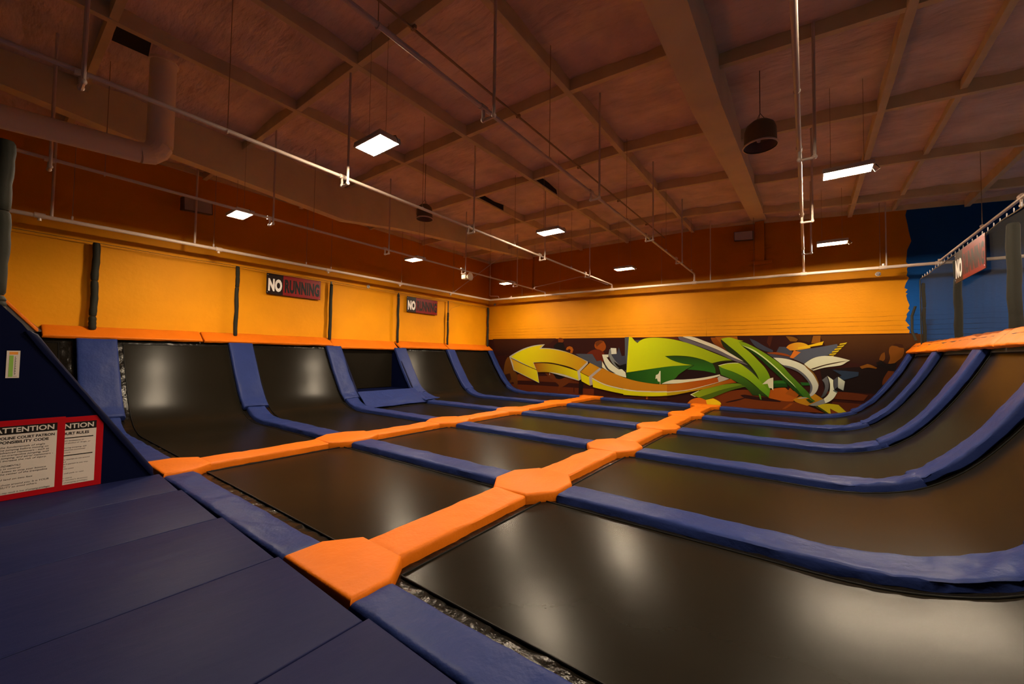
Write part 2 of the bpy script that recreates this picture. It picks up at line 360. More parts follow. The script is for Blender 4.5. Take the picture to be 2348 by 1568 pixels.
MURAL = [
 ([(-9.76,-0.1),(5.12,-0.1),(5.12,2.32),(-9.76,2.34)],(52,20,6),None,None),
 ([(-9.451,2.369),(-5.933,2.351),(-6.492,2),(-8.103,1.661),(-9.158,1.545)],(66,30,8),(40,16,5),'z'),
 ([(3.063,2.284),(5.271,2.294),(5.117,1.738),(4.506,1.348),(3.943,1.463),(3.344,1.653),(3.169,2.041)],(82,44,10),(40,17,4),'z'),
 ([(3.053,1.303),(4.663,1.458),(4.339,0.656),(3.155,0.666)],(30,12,4),None,None),
 ([(-8.086,0.666),(-6.783,0.685),(-5.731,0.761),(-5.024,0.758),(-4.75,0.648),(-4.748,0.465),(-8.082,0.443)],(92,38,8),None,None),
 ([(-8.552,0.247),(-6.469,0.277),(-4.152,0.272),(-4.15,-0.04),(-8.115,-0.054),(-8.55,0.126)],(95,38,8),None,None),
 ([(-4.021,-0.002),(-1.956,0.118),(-1.298,0.193),(-1.298,0.086),(-3.831,-0.032)],(70,28,8),None,None),
 ([(-2.065,0.138),(-1.983,0.144),(-1.997,0.028),(-2.06,0.029)],(150,70,25),None,None),
 ([(-8.733,0.465),(-8.742,0.954),(-8.66,1.306),(-8.532,1.5),(-8.315,1.52),(-8.14,1.316),(-8.09,0.905),(-7.958,0.637),(-7.947,0.024),(-8.117,0.048),(-8.165,0.354),(-8.336,0.311),(-8.506,0.129),(-8.594,0.124)],(112,62,12),(80,38,8),'z'),
 ([(-8.67,0.677),(-8.388,0.757),(-8.296,0.485),(-8.51,0.302),(-8.666,0.433)],(52,24,6),None,None),
 ([(-7.959,0.705),(-7.668,0.75),(-7.016,0.511),(-7.955,0.432)],(110,46,8),None,None),
 ([(-5.841,2.317),(-5.75,2.364),(-5.587,2.339),(-5.55,2.218),(-5.657,2.131),(-5.802,2.157)],(112,48,12),None,None),
 ([(-6.059,2.015),(-5.821,2.164),(-5.567,2.149),(-5.438,1.839),(-5.527,1.801),(-6.002,1.918)],(26,12,8),None,None),
 ([(-5.439,1.871),(-5.386,1.965),(-5.263,2.006),(-5.14,1.959),(-5.087,1.856),(-5.138,1.716),(-5.243,1.731),(-5.209,1.84),(-5.28,1.887),(-5.385,1.84)],(165,82,20),None,None),
 ([(-4.14,2.023),(-4.102,2.158),(-3.942,2.225),(-3.751,2.199),(-3.65,2.021),(-3.671,1.873),(-3.78,1.779),(-3.939,1.843),(-4.1,1.918)],(150,66,14),None,None),
 ([(-4.118,2.113),(-3.974,2.225),(-3.751,2.184),(-3.909,2.081),(-4.036,1.978)],(105,48,10),None,None),
 ([(-4.475,1.69),(-4.262,1.827),(-3.971,1.873),(-3.717,1.74),(-3.715,1.401),(-3.999,1.36),(-4.195,1.602)],(100,34,6),None,None),
 ([(-6.477,0.828),(-6.026,0.845),(-5.621,0.608),(-5.515,0.707),(-5.059,0.757),(-5.058,0.633),(-5.44,0.366),(-5.725,0.224),(-5.723,0.066),(-5.832,0.059),(-5.763,0.348)],(100,44,10),None,None),
 ([(-6.063,0.843),(-5.732,0.824),(-5.373,0.744),(-5.693,0.604),(-5.912,0.626)],(24,10,8),None,None),
 ([(-5.072,0.324),(-5.027,0.327),(-5.018,0.081),(-5.059,0.078)],(60,26,10),None,None),
 ([(-4.818,0.614),(-4.616,0.654),(-4.644,0.045),(-4.829,0.032)],(30,12,8),None,None),
 ([(-6.242,0.869),(-6.212,0.87),(-6.211,0.757),(-6.241,0.756)],(180,160,140),None,None),
 ([(-4.999,1.686),(-4.228,1.683),(-4.032,1.395),(-3.834,1.435),(-3.823,1.103),(-4.389,1.352)],(74,72,88),None,None),
 ([(-2.252,2.325),(-1.422,2.318),(-0.959,2.31),(-0.891,2.202),(-1.422,2.282),(-2.051,2.296)],(85,32,8),None,None),
 ([(-2.493,2.222),(-2.251,2.232),(-2.378,2.114)],(78,72,84),None,None),
 ([(0.124,2.281),(0.922,2.294),(0.921,2.18),(0.489,1.984),(0.725,1.74),(0.226,2.075)],(150,72,16),(90,36,8),'z'),
 ([(0.267,2.297),(0.915,2.307),(0.937,2.183),(0.456,2.216),(0.478,2.006)],(160,82,18),None,None),
 ([(2.234,2.288),(2.421,2.26),(2.537,2.187),(2.497,2.121),(2.342,2.13)],(120,72,20),None,None),
 ([(2.499,2.283),(2.879,2.288),(2.859,2.159),(2.802,2.09),(2.575,2.163)],(60,36,14),None,None),
 ([(2.906,2.287),(3.081,2.291),(3.07,2.064),(2.858,2.066)],(140,78,20),None,None),
 ([(1.778,2.296),(1.902,2.294),(1.817,1.951),(1.735,2.099)],(75,30,8),None,None),
 ([(4.552,1.818),(4.569,1.946),(4.655,2.02),(4.793,1.998),(4.852,1.882),(4.819,1.693),(4.71,1.565),(4.632,1.479),(4.532,1.498),(4.573,1.648)],(118,62,14),None,None),
 ([(4.601,1.989),(4.687,2.041),(4.824,2.019),(4.853,1.924),(4.762,1.935),(4.716,1.967)],(60,28,8),None,None),
 ([(4.287,1.514),(4.399,1.581),(4.508,1.476),(4.71,1.523),(4.66,1.268),(4.552,1.307),(4.428,1.388),(4.317,1.428)],(26,12,6),None,None),
 ([(4.352,1.601),(4.401,1.753),(4.465,1.807),(4.471,1.625),(4.43,1.56)],(110,58,14),None,None),
 ([(3.942,1.397),(4.108,1.477),(4.189,1.447),(4.309,1.374),(4.284,1.345),(4.123,1.375),(3.991,1.336)],(120,66,14),None,None),
 ([(4.423,1.056),(4.529,1.295),(4.653,1.289),(4.58,1.096),(4.405,0.895)],(95,42,10),None,None),
 ([(-0.153,0.175),(0.322,0.39),(1.103,0.572),(1.778,0.489),(2.086,0.324),(2.084,0.108),(0.117,0.004)],(110,46,10),None,None),
 ([(0.26,0.221),(1.344,0.402),(1.764,0.359),(2.404,0.288),(2.746,0.199),(3.148,0.017),(1.803,-0.003),(0.259,-0.053)],(110,46,10),None,None),
 ([(3.155,0.655),(3.68,0.655),(4.113,0.608),(4.013,0.437),(3.331,0.452)],(92,38,8),None,None),
 ([(3.33,0.361),(4.011,0.35),(3.926,0.103),(3.501,0.051),(3.328,0.226)],(84,34,8),None,None),
 ([(2.127,0.05),(2.325,0.234),(2.403,0.24),(2.206,0.057)],(140,62,14),None,None),
 ([(0.561,0.119),(0.64,0.158),(0.988,0.273),(1.196,0.331),(0.95,0.215),(0.64,0.121)],(40,16,6),None,None),
 ([(0.998,0.392),(1.159,0.414),(1.454,0.371),(1.777,0.363),(2.086,0.283),(2.086,0.252),(1.158,0.296)],(44,18,6),None,None),
 ([(1.786,0.58),(1.93,0.662),(2.211,0.702),(2.482,0.412),(2.404,0.299),(2.168,0.293),(1.764,0.359)],(168,76,18),None,None),
 ([(2.21,0.511),(2.33,0.709),(2.407,0.619),(2.599,0.584),(2.482,0.412)],(150,70,18),None,None),
 ([(2.404,0.359),(2.597,0.467),(2.935,0.56),(3.134,0.414),(2.932,0.284),(2.746,0.199),(2.481,0.282)],(180,116,24),None,None),
 ([(1.268,2.23),(1.44,2.152),(1.651,2.001),(1.899,1.853),(1.898,1.775),(1.692,1.828),(1.439,1.965)],(62,60,78),None,None),
 ([(2.062,1.963),(2.281,1.955),(2.398,1.807),(2.348,1.675),(2.16,1.733),(1.98,1.781)],(64,62,80),None,None),
 ([(1.733,1.767),(2.019,1.708),(2.357,1.64),(2.415,1.593),(2.219,1.59),(1.917,1.622)],(70,62,78),None,None),
 ([(1.733,1.774),(1.98,1.793),(2.22,1.746),(2.357,1.683),(2.338,1.651),(2.08,1.709),(1.816,1.743)],(140,62,24),None,None),
 ([(2.415,1.588),(2.514,1.855),(2.986,1.937),(3.454,2.039),(3.475,1.971),(3.256,1.72),(2.909,1.635),(2.683,1.451),(2.55,1.524)],(82,80,98),None,None),
 ([(2.241,1.938),(2.331,2.034),(2.536,2.092),(2.726,2.048),(2.847,1.926),(2.534,1.86),(2.339,1.85)],(206,118,30),(225,165,35),'x'),
 ([(2.534,1.938),(2.801,2.008),(3.152,2.121),(3.118,2.013),(2.847,1.961),(2.534,1.898)],(226,172,22),None,None),
 ([(2.437,1.855),(2.6,1.794),(2.415,1.605),(2.328,1.627)],(205,104,34),None,None),
 ([(3.524,2.05),(3.68,2.082),(3.642,2.029),(3.507,2.011)],(205,165,30),None,None),
 ([(3.466,1.975),(3.623,2.008),(3.584,1.955),(3.448,1.937)],(205,165,30),None,None),
 ([(3.407,1.901),(3.565,1.934),(3.526,1.88),(3.389,1.862)],(205,165,30),None,None),
 ([(3.348,1.826),(3.507,1.86),(3.467,1.806),(3.33,1.787)],(205,165,30),None,None),
 ([(3.288,1.75),(3.448,1.785),(3.409,1.731),(3.27,1.711)],(205,165,30),None,None),
 ([(3.229,1.674),(3.389,1.71),(3.35,1.655),(3.21,1.635)],(205,165,30),None,None),
 ([(3.34,1.289),(3.923,1.242),(3.909,1.131),(3.599,1.002),(3.478,1.069),(3.549,1.139)],(40,48,70),None,None),
 ([(1.891,0.902),(2.213,0.93),(2.271,0.73),(1.9,0.696)],(42,92,30),None,None),
 ([(1.901,0.818),(2.242,0.835),(2.271,0.73),(1.9,0.696)],(28,60,22),None,None),
 ([(2.582,0.889),(2.809,0.888),(2.817,0.808),(2.62,0.797)],(36,84,34),None,None),
 ([(2.683,1.444),(2.909,1.624),(3.166,1.692),(3.433,1.665),(3.691,1.586),(3.739,1.569),(3.674,1.528),(3.587,1.454),(3.5,1.416),(3.162,1.348),(2.905,1.248),(2.776,1.341)],(214,200,184),None,None),
 ([(2.841,1.301),(3.163,1.433),(3.448,1.514),(3.725,1.569),(3.448,1.485),(3.163,1.398),(2.887,1.275)],(60,36,10),None,None),
 ([(1.907,1.621),(2.219,1.594),(2.511,1.499),(2.757,1.341),(2.923,1.137),(3.012,0.91),(2.995,0.702),(2.898,0.535),(2.729,0.43),(2.501,0.394),(2.768,0.491),(2.862,0.648),(2.864,0.81),(2.773,1.015),(2.623,1.196),(2.413,1.331),(2.158,1.396),(2.018,1.514)],(218,205,192),(170,158,160),'z'),
 ([(2.158,1.396),(2.413,1.336),(2.623,1.196),(2.773,1.015),(2.868,0.81),(2.862,0.648),(2.777,0.498),(2.816,0.645),(2.817,0.808),(2.725,0.989),(2.566,1.17),(2.374,1.282),(2.197,1.349)],(92,86,100),None,None),
 ([(2.664,1.444),(2.757,1.364),(2.923,1.16),(3.021,0.911),(3.02,0.796),(2.994,0.909),(2.886,1.147),(2.738,1.329)],(120,76,24),None,None),
 ([(3.1,0.979),(3.213,1.096),(3.251,0.945),(3.254,0.764),(3.171,0.531),(3.062,0.45),(3.165,0.735),(3.157,0.883)],(98,92,102),(60,58,66),'z'),
 ([(3.224,1.108),(3.358,0.991),(3.373,0.725),(3.442,0.64),(3.331,0.429),(3.151,0.297),(3.134,0.432),(3.253,0.593),(3.285,0.811),(3.262,0.991)],(216,204,190),None,None),
 ([(2.784,0.225),(2.97,0.333),(3.134,0.437),(3.173,0.315),(3.042,0.231),(2.899,0.207)],(128,120,124),None,None),
 ([(3.372,0.996),(3.454,1.09),(3.472,0.821),(3.373,0.707)],(74,70,82),None,None),
 ([(3.468,1.091),(3.619,0.963),(3.581,0.7),(3.464,0.771)],(206,196,184),(150,146,150),'z'),
 ([(3.351,0.713),(3.453,0.663),(3.43,0.628),(3.36,0.668)],(80,92,98),None,None),
 ([(2.987,0.224),(3.187,0.293),(3.469,0.283),(3.665,0.067),(3.291,0.015),(3.113,0.093)],(188,158,24),None,None),
 ([(3.275,0.165),(3.484,0.043),(3.291,0.01)],(110,48,10),None,None),
 ([(2.904,0.212),(3.005,0.198),(3.237,0.026),(3.184,0.02)],(60,62,16),None,None),
 ([(2.71,0.382),(2.785,0.411),(2.896,0.315),(2.812,0.285)],(40,50,18),None,None),
 ([(0.959,2.152),(1.18,2.079),(1.439,1.927),(1.691,1.754),(1.937,1.561),(2.137,1.371),(2.314,1.137),(2.487,0.931),(2.657,0.728),(2.778,0.584),(2.673,0.444),(2.579,0.56),(2.408,0.809),(2.214,1.038),(2.016,1.271),(1.814,1.485),(1.607,1.679),(1.353,1.877),(1.036,2.024)],(128,150,22),(44,92,26),'z'),
 ([(1.036,2.024),(1.353,1.872),(1.607,1.674),(1.814,1.48),(2.016,1.266),(2.214,1.033),(2.408,0.804),(2.579,0.555),(2.673,0.444),(2.616,0.457),(2.522,0.532),(2.252,0.824),(2.015,1.078),(1.792,1.313),(1.522,1.604),(1.244,1.852)],(36,62,14),(26,54,16),'z'),
 ([(1.025,2.019),(1.353,1.887),(1.607,1.689),(1.814,1.495),(2.016,1.281),(2.214,1.047),(2.408,0.818),(2.485,0.695),(2.389,0.817),(2.194,1.027),(1.996,1.256),(1.793,1.465),(1.586,1.659),(1.331,1.852)],(205,205,150),None,None),
 ([(2.694,0.661),(2.778,0.584),(2.842,0.438),(2.933,0.353),(2.878,0.325),(2.767,0.433),(2.654,0.448)],(60,92,26),None,None),
 ([(0.444,2.229),(0.688,2.275),(0.937,2.196),(1.103,2.151),(0.959,2.137),(1.047,2.004),(1.287,1.776),(1.521,1.504),(1.708,1.262),(1.822,0.972),(1.82,0.631),(1.773,0.379),(1.515,0.612),(1.517,0.934),(1.412,1.153),(1.241,1.411),(1.023,1.66),(0.732,1.94)],(165,172,18),(70,122,24),'z'),
 ([(0.437,2.211),(0.709,1.966),(0.957,1.736),(1.177,1.498),(1.349,1.276),(1.476,1.056),(1.509,0.921),(1.391,1.09),(1.219,1.31),(0.956,1.519),(0.731,1.721),(0.49,2.019)],(38,44,18),None,None),
 ([(0.91,1.441),(1.219,1.31),(1.391,1.09),(1.509,0.921),(1.39,1.052),(1.218,1.196)],(58,50,60),None,None),
 ([(-2.872,2.343),(-2.701,2.347),(-2.8,0.99),(-2.906,1.12),(-2.868,1.326)],(76,76,88),None,None),
 ([(-0.925,2.322),(-0.801,2.324),(-0.298,2.114),(0.327,1.89),(0.725,1.662),(1.108,1.46),(1.224,1.366),(0.802,1.515),(0.327,1.748),(-0.298,1.998),(-0.846,2.197)],(98,84,98),None,None),
 ([(-0.779,2.324),(-0.47,2.319),(-0.085,2.174),(0.328,1.989),(0.725,1.744),(1.099,1.486),(0.822,1.604),(0.327,1.876),(-0.191,2.097)],(212,192,178),None,None),
 ([(-2.709,2.348),(-2.597,2.325),(-2.493,2.209),(-2.378,2.114),(-2.251,2.219),(-2.051,2.286),(-1.781,2.307),(-1.422,2.282),(-1.073,2.228),(-0.624,2.105),(-0.191,1.94),(0.225,1.758),(0.527,1.626),(0.773,1.515),(0.487,1.492),(0.183,1.414),(-0.087,1.522),(-0.515,1.625),(-0.96,1.655),(-1.375,1.634),(-1.142,1.509),(-0.847,1.396),(-0.461,1.33),(-1.188,1.269),(-1.779,1.174),(-2.273,1.084),(-2.8,0.99)],(205,198,10),(132,146,18),'x'),
 ([(0.183,1.414),(0.487,1.496),(0.821,1.52),(0.802,1.476),(0.467,1.425),(0.356,1.355),(0.405,1.043),(0.304,1.039),(0.264,1.217)],(40,34,16),None,None),
 ([(-2.8,0.975),(-2.273,1.077),(-1.659,1.195),(-1.073,1.284),(-0.418,1.322),(-0.669,1.165),(-0.915,0.968),(-1.096,0.751),(-1.421,0.639),(-1.778,0.625),(-2.147,0.633),(-2.526,0.689),(-2.792,0.791)],(26,66,22),(56,104,30),'x'),
 ([(-1.37,1.636),(-0.96,1.65),(-0.515,1.613),(-0.087,1.516),(0.187,1.396),(0.268,1.218),(0.274,1.069),(-0.088,1.143),(-0.625,1.171),(-0.385,1.325),(-0.847,1.396),(-1.142,1.497)],(38,58,16),(44,100,30),'z'),
 ([(-0.847,0.994),(-0.625,1.162),(-0.088,1.138),(0.274,1.065),(0.405,1.038),(-0.3,0.877),(-0.736,0.815),(-1.085,0.79)],(36,14,6),None,None),
 ([(0.35,1.337),(0.645,1.417),(0.946,1.435),(1.164,1.288),(1.385,1.081),(1.619,0.794),(1.813,0.575),(1.768,0.362),(1.528,0.62),(1.199,0.923),(0.839,1.125),(0.486,1.258)],(160,172,20),(74,128,28),'z'),
 ([(0.376,1.299),(0.722,1.165),(1.03,1.024),(1.291,0.82),(1.564,0.58),(1.794,0.364),(1.563,0.411),(1.344,0.406),(1.141,0.661),(0.818,0.861),(0.435,1.033)],(70,112,30),(34,44,14),'z'),
 ([(0.356,1.337),(0.645,1.422),(0.946,1.439),(0.96,1.422),(0.645,1.402),(0.386,1.322)],(215,205,170),None,None),
 ([(1.509,0.47),(1.563,0.442),(1.584,0.286),(1.544,0.314),(1.527,0.387)],(80,140,40),None,None),
 ([(-0.521,0.305),(-0.089,0.522),(0.424,0.687),(0.914,0.77),(1.066,0.722),(0.523,0.554),(0.015,0.342),(-0.248,0.219)],(132,146,24),(96,118,26),'x'),
 ([(-0.238,0.219),(0.015,0.342),(0.523,0.55),(1.047,0.71),(1.16,0.679),(0.72,0.527),(0.362,0.348),(0.118,0.218),(-0.048,0.156)],(72,92,22),None,None),
 ([(-0.521,0.305),(-0.237,0.467),(-0.248,0.443),(-0.473,0.304),(-0.344,0.248),(-0.366,0.233)],(220,205,170),None,None),
 ([(-0.631,-0.035),(-0.495,0.126),(-0.238,0.215),(-0.028,0.158),(0.179,0.088),(0.014,-0.016)],(205,100,26),None,None),
 ([(-0.028,0.158),(0.2,0.229),(0.402,0.128),(0.445,0.047),(0.3,-0.009),(0.014,0.007)],(226,184,24),None,None),
 ([(-1.563,1.083),(-1.527,1.094),(-1.527,0.696),(-1.622,0.708),(-1.653,0.817),(-1.711,0.79),(-1.692,0.937),(-1.606,0.984)],(214,198,178),None,None),
 ([(-1.551,0.7),(-1.532,0.701),(-1.531,0.495),(-1.55,0.494)],(200,180,150),None,None),
 ([(1.902,1),(1.899,0.599),(1.853,0.669),(1.787,0.672),(1.751,0.802),(1.611,0.778),(1.695,0.873),(1.789,0.958)],(216,198,178),None,None),
 ([(-2.918,0.786),(-2.526,0.689),(-2.147,0.633),(-1.658,0.604),(-1.188,0.629),(-0.736,0.712),(-0.3,0.797),(0.12,0.896),(0.348,0.94),(0.388,0.792),(0.015,0.664),(-0.516,0.496),(-0.96,0.403),(-1.42,0.349),(-1.899,0.338),(-2.397,0.367),(-2.917,0.414)],(196,118,28),(160,66,18),'x'),
 ([(-1.491,0.625),(-1.327,0.711),(-1.096,0.789),(-0.736,0.815),(-0.3,0.873),(0.12,0.964),(0.405,1.043),(0.417,0.994),(0.016,0.864),(-0.516,0.756),(-0.96,0.672)],(214,198,182),None,None),
 ([(0.334,0.928),(0.425,0.999),(0.686,0.908),(0.374,0.784)],(176,156,154),None,None),
 ([(-2.916,0.376),(-2.397,0.331),(-1.899,0.309),(-1.42,0.32),(-0.96,0.381),(-0.517,0.468),(0.119,0.67),(0.643,0.875),(0.721,0.912),(0.895,0.795),(0.524,0.714),(0.119,0.579),(-0.517,0.403),(-1.188,0.228),(-1.899,0.146),(-2.397,0.131),(-2.915,0.133)],(206,186,18),(150,58,14),'x'),
 ([(-2.917,0.422),(-2.397,0.367),(-1.899,0.338),(-1.42,0.349),(-0.96,0.403),(-0.516,0.496),(0.119,0.704),(0.643,0.886),(0.119,0.681),(-0.517,0.468),(-0.96,0.379),(-1.42,0.318),(-1.899,0.306),(-2.397,0.331),(-2.916,0.381)],(206,176,156),None,None),
 ([(-3.795,1.666),(-3.529,1.668),(-3.529,1.566),(-3.606,1.565),(-3.404,1.32),(-3.101,1.097),(-2.982,1.115),(-2.834,0.991),(-2.804,0.799),(-3.1,0.867),(-3.402,1),(-3.651,1.285)],(214,202,190),None,None),
 ([(-3.793,1.4),(-3.651,1.197),(-3.372,0.972),(-3.588,1.052),(-3.792,1.163)],(216,200,184),None,None),
 ([(-3.73,1.342),(-3.526,1.112),(-3.22,0.934),(-3.341,0.959),(-3.588,1.081)],(54,52,64),None,None),
 ([(-3.529,1.668),(-3.484,1.874),(-3.438,1.888),(-3.406,1.67),(-3.222,1.411),(-3.042,1.242),(-3.101,1.125),(-3.374,1.35)],(120,116,124),None,None),
 ([(-3.439,1.926),(-3.21,1.918),(-3.188,1.686),(-3.406,1.684)],(206,194,190),None,None),
 ([(-3.406,1.684),(-3.188,1.7),(-3.105,1.955),(-2.984,1.616),(-2.837,1.632),(-2.806,1.333),(-3.042,1.256),(-3.253,1.439)],(60,58,76),None,None),
 ([(-3.313,1.409),(-3.042,1.242),(-2.806,1.333),(-2.805,1.078),(-3.101,1.154)],(22,14,16),None,None),
 ([(-4.227,0.755),(-3.791,1.128),(-3.402,0.971),(-2.951,0.81),(-2.515,0.702),(-2.094,0.64),(-1.687,0.609),(-1.299,0.614),(-1.299,0.379),(-1.956,0.337),(-2.514,0.335),(-3.097,0.402),(-3.709,0.525)],(188,118,26),(196,118,28),'x'),
 ([(-4.234,0.749),(-3.709,0.519),(-3.097,0.394),(-2.514,0.33),(-1.956,0.332),(-1.299,0.374),(-1.299,0.339),(-1.956,0.296),(-2.514,0.293),(-3.097,0.351),(-3.708,0.472),(-4.227,0.696)],(216,190,170),None,None),
 ([(-4.227,0.69),(-3.708,0.466),(-3.097,0.342),(-2.514,0.288),(-1.956,0.291),(-1.299,0.334),(-1.298,0.225),(-1.687,0.17),(-2.231,0.148),(-2.801,0.156),(-3.552,0.25),(-4.169,0.352)],(214,192,16),None,None),
 ([(-4.368,0.767),(-3.902,1.137),(-3.801,1.104),(-4.221,0.756),(-4.196,0.446),(-4.316,0.403)],(170,152,156),None,None),
 ([(-4.746,0.938),(-4.317,1.329),(-3.902,1.143),(-4.352,0.774)],(194,130,26),None,None),
 ([(-4.753,0.922),(-4.351,0.75),(-4.309,0.404),(-4.682,0.565)],(214,196,18),None,None),
 ([(-8.411,1.537),(-8.104,1.695),(-7.604,1.902),(-7.039,2.042),(-6.471,2.091),(-6.653,1.928),(-6.113,1.902),(-5.563,1.808),(-5.033,1.642),(-4.409,1.376),(-4.408,1.291),(-4.753,0.953),(-4.716,0.634),(-4.817,0.583),(-6.866,1.011),(-6.74,0.386),(-8.154,0.903)],(186,170,168),None,None),
 ([(-8.306,1.521),(-7.976,1.703),(-7.481,1.892),(-7.039,2.002),(-6.57,2.059),(-6.754,1.882),(-6.301,1.889),(-5.744,1.82),(-5.278,1.715),(-4.861,1.564),(-4.439,1.363),(-4.855,0.992),(-5.202,1.124),(-5.737,1.236),(-6.293,1.303),(-7.076,1.287),(-6.929,0.986),(-7.676,1.257)],(222,202,16),(194,130,26),'x'),
 ([(-8.34,1.479),(-7.675,1.217),(-6.877,0.955),(-6.756,0.405),(-8.133,0.925),(-8.198,1.212)],(196,138,42),(216,194,20),'x'),
 ([(-7.047,1.258),(-6.483,1.283),(-5.92,1.231),(-5.377,1.113),(-4.882,0.973),(-4.817,0.599),(-5.374,0.775),(-5.915,0.865),(-6.477,0.877),(-6.84,0.861)],(152,72,20),(214,196,18),'x'),
 ([(-7.048,1.278),(-6.293,1.306),(-5.737,1.236),(-5.202,1.124),(-4.872,0.992),(-4.872,0.967),(-5.377,1.1),(-5.919,1.212),(-6.482,1.263),(-7.035,1.245)],(50,22,8),None,None),
 ([(-8.358,1.492),(-7.676,1.237),(-6.877,0.971),(-6.877,0.945),(-7.675,1.203),(-8.336,1.465)],(70,34,8),None,None),
]

# ------------------------------------------------------------------ the room
YW = 13.28; XL = -9.77; XR = 12.0; YB = -9.0; ZF = -0.35
def struct(name, mb, m, label, cat, smooth=False): return single(name, mb, m, label, cat, kind='structure', smooth=smooth)
struct('floor', MB().box(XL-.2, XR+.2, YB-.2, YW+.2, ZF-.1, ZF), M['floor'], 'dark concrete floor under the trampoline court', 'floor')
struct('wall_left', MB().box(XL-.2, XL, YB-.2, YW+.2, ZF, 6.5), M['yellow'], 'long smooth yellow wall on the left above the orange rail', 'wall')
struct('wall_right', MB().box(XR, XR+.2, YB-.2, YW+.2, ZF, 6.5), M['bblock'], 'blue block wall far to the right', 'wall')
struct('wall_back', MB().box(XL, XR, YB-.2, YB, ZF, 6.5), M['backwall'], 'tan wall behind the near deck', 'wall')
# far wall: yellow block, with a ragged vertical change to blue
rag = []; zz = ZF
rnd = random.Random(3)
while zz < 6.4:
    rag.append((4.93 + rnd.uniform(-.05, .06) + (0.05 if zz > 4.5 else 0), zz)); 
    zz += rnd.uniform(.03, .14) if zz < 4.2 else rnd.uniform(.15, .4)
rag.append((4.98, 6.5))
wf = MB()
wf.cur = 0
wf.prism([(XL, ZF)] + rag + [(XL, 6.5)], 'y', YW, YW+.2)
wf.cur = 1
wf.prism([(XR, 6.5), (XR, ZF)] + [rag[0]] + rag[1:], 'y', YW, YW+.2)
struct('wall_far', wf, [M['yblock'], M['bblock']], 'far block wall painted yellow with a ragged edge to blue', 'wall')
# insulation between the joists
def ceil_pt(x, y):
    q = Vector((x*0.8, y*0.8, 3.1))
    z = zc(x) - 0.03 - 0.055*abs(noise.noise(q)) - 0.05*noise.noise(q*2.7) - 0.02*noise.noise(q*7)
    return Vector((x, y, z))
cm = MB(); cm.grid(ceil_pt, frange(XL, XR, .17), frange(YB, YW, .17))
cm.box(XL-.2, XR+.2, YB-.2, YW+.2, 6.5, 6.6)
struct('ceiling', cm, M['insul'], 'billowing pinkish insulation facing between the roof joists', 'ceiling', smooth=True)

# ledgers along the walls
lg = MB(); lg.hexa([(XL, YW-.06, zc(XL)-.17), (0, YW-.06, zc(0)-.17), (0, YW, zc(0)-.17), (XL, YW, zc(XL)-.17), (XL, YW-.06, zc(XL)), (0, YW-.06, zc(0)), (0, YW, zc(0)), (XL, YW, zc(XL))])
lg.hexa([(0, YW-.06, zc(0)-.17), (XR, YW-.06, zc(XR)-.17), (XR, YW, zc(XR)-.17), (0, YW, zc(0)-.17), (0, YW-.06, zc(0)), (XR, YW-.06, zc(XR)), (XR, YW, zc(XR)), (0, YW, zc(0))])
struct('trim_1', lg, M['wood'], 'thin tan ledger where the far wall meets the roof', 'trim')
struct('trim_2', MB().box(XL, XL+.06, YB, YW-.06, 6.06, 6.22), M['wood'], 'thin tan ledger where the left wall meets the roof', 'trim')

# two deep glued beams running away from the camera; their undersides sag in the middle
def glulam(x0, x1, prof, label, nm):
    mb = MB(); n = len(prof)
    zt = max(zc(x0), zc(x1)) + .02
    poly = [(y, z) for y, z in prof] + [(prof[-1][0], zt), (prof[0][0], zt)]
    mb.prism(poly, 'x', x0, x1)
    o = tag(build(nm, mb, M['glulam'], ((x0+x1)/2, 3, prof[0][1])), label, 'beam', kind='structure'); return o
glulam(1.36, 1.76, [(YB, 5.75), (-2, 5.5), (1.5, 5.42), (4.9, 5.37), (6.6, 5.52), (8.5, 5.68), (10.5, 5.80), (YW-.06, 6.0)], 'wide deep roof beam right of centre, running to the far wall', 'roof_beam')
glulam(-7.4, -7.15, [(YB, 6.0), (-3, 5.72), (-1.5, 5.62), (.4, 5.40), (2.1, 5.28), (4.15, 5.13), (6.1, 5.40), (8.7, 5.60), (YW-.06, 5.96)], 'deep tan roof beam nearest the left wall', 'roof_beam')

# purlins along the hall
PURX = [(-4.72, 'first thin roof joist right of the deep left beam'), (-2.77, 'second roof joist from the deep left beam'), (-0.42, 'roof joist just left of the wide deep beam'), (3.78, 'first roof joist right of the wide deep beam'), (6.05, 'second roof joist right of the wide deep beam, above the net'), (8.4, 'roof joist far right beyond the net')]
for x, lb in PURX:
    single('roof_joist', MB().bevbox(x-.05, x+.05, YB, YW-.06, zc(x)-.25, zc(x)-.01, .006), M['wood'], lb, 'joist', 'roof joists along the hall', kind='structure')
single('roof_strut', MB().bevbox(4.66, 4.74, -4, YW-.06, zc(4.7)-.16, zc(4.7)-.03, .005), M['wood'], 'thin roof strut between the two right-hand joists', 'joist', 'roof joists along the hall', kind='structure')
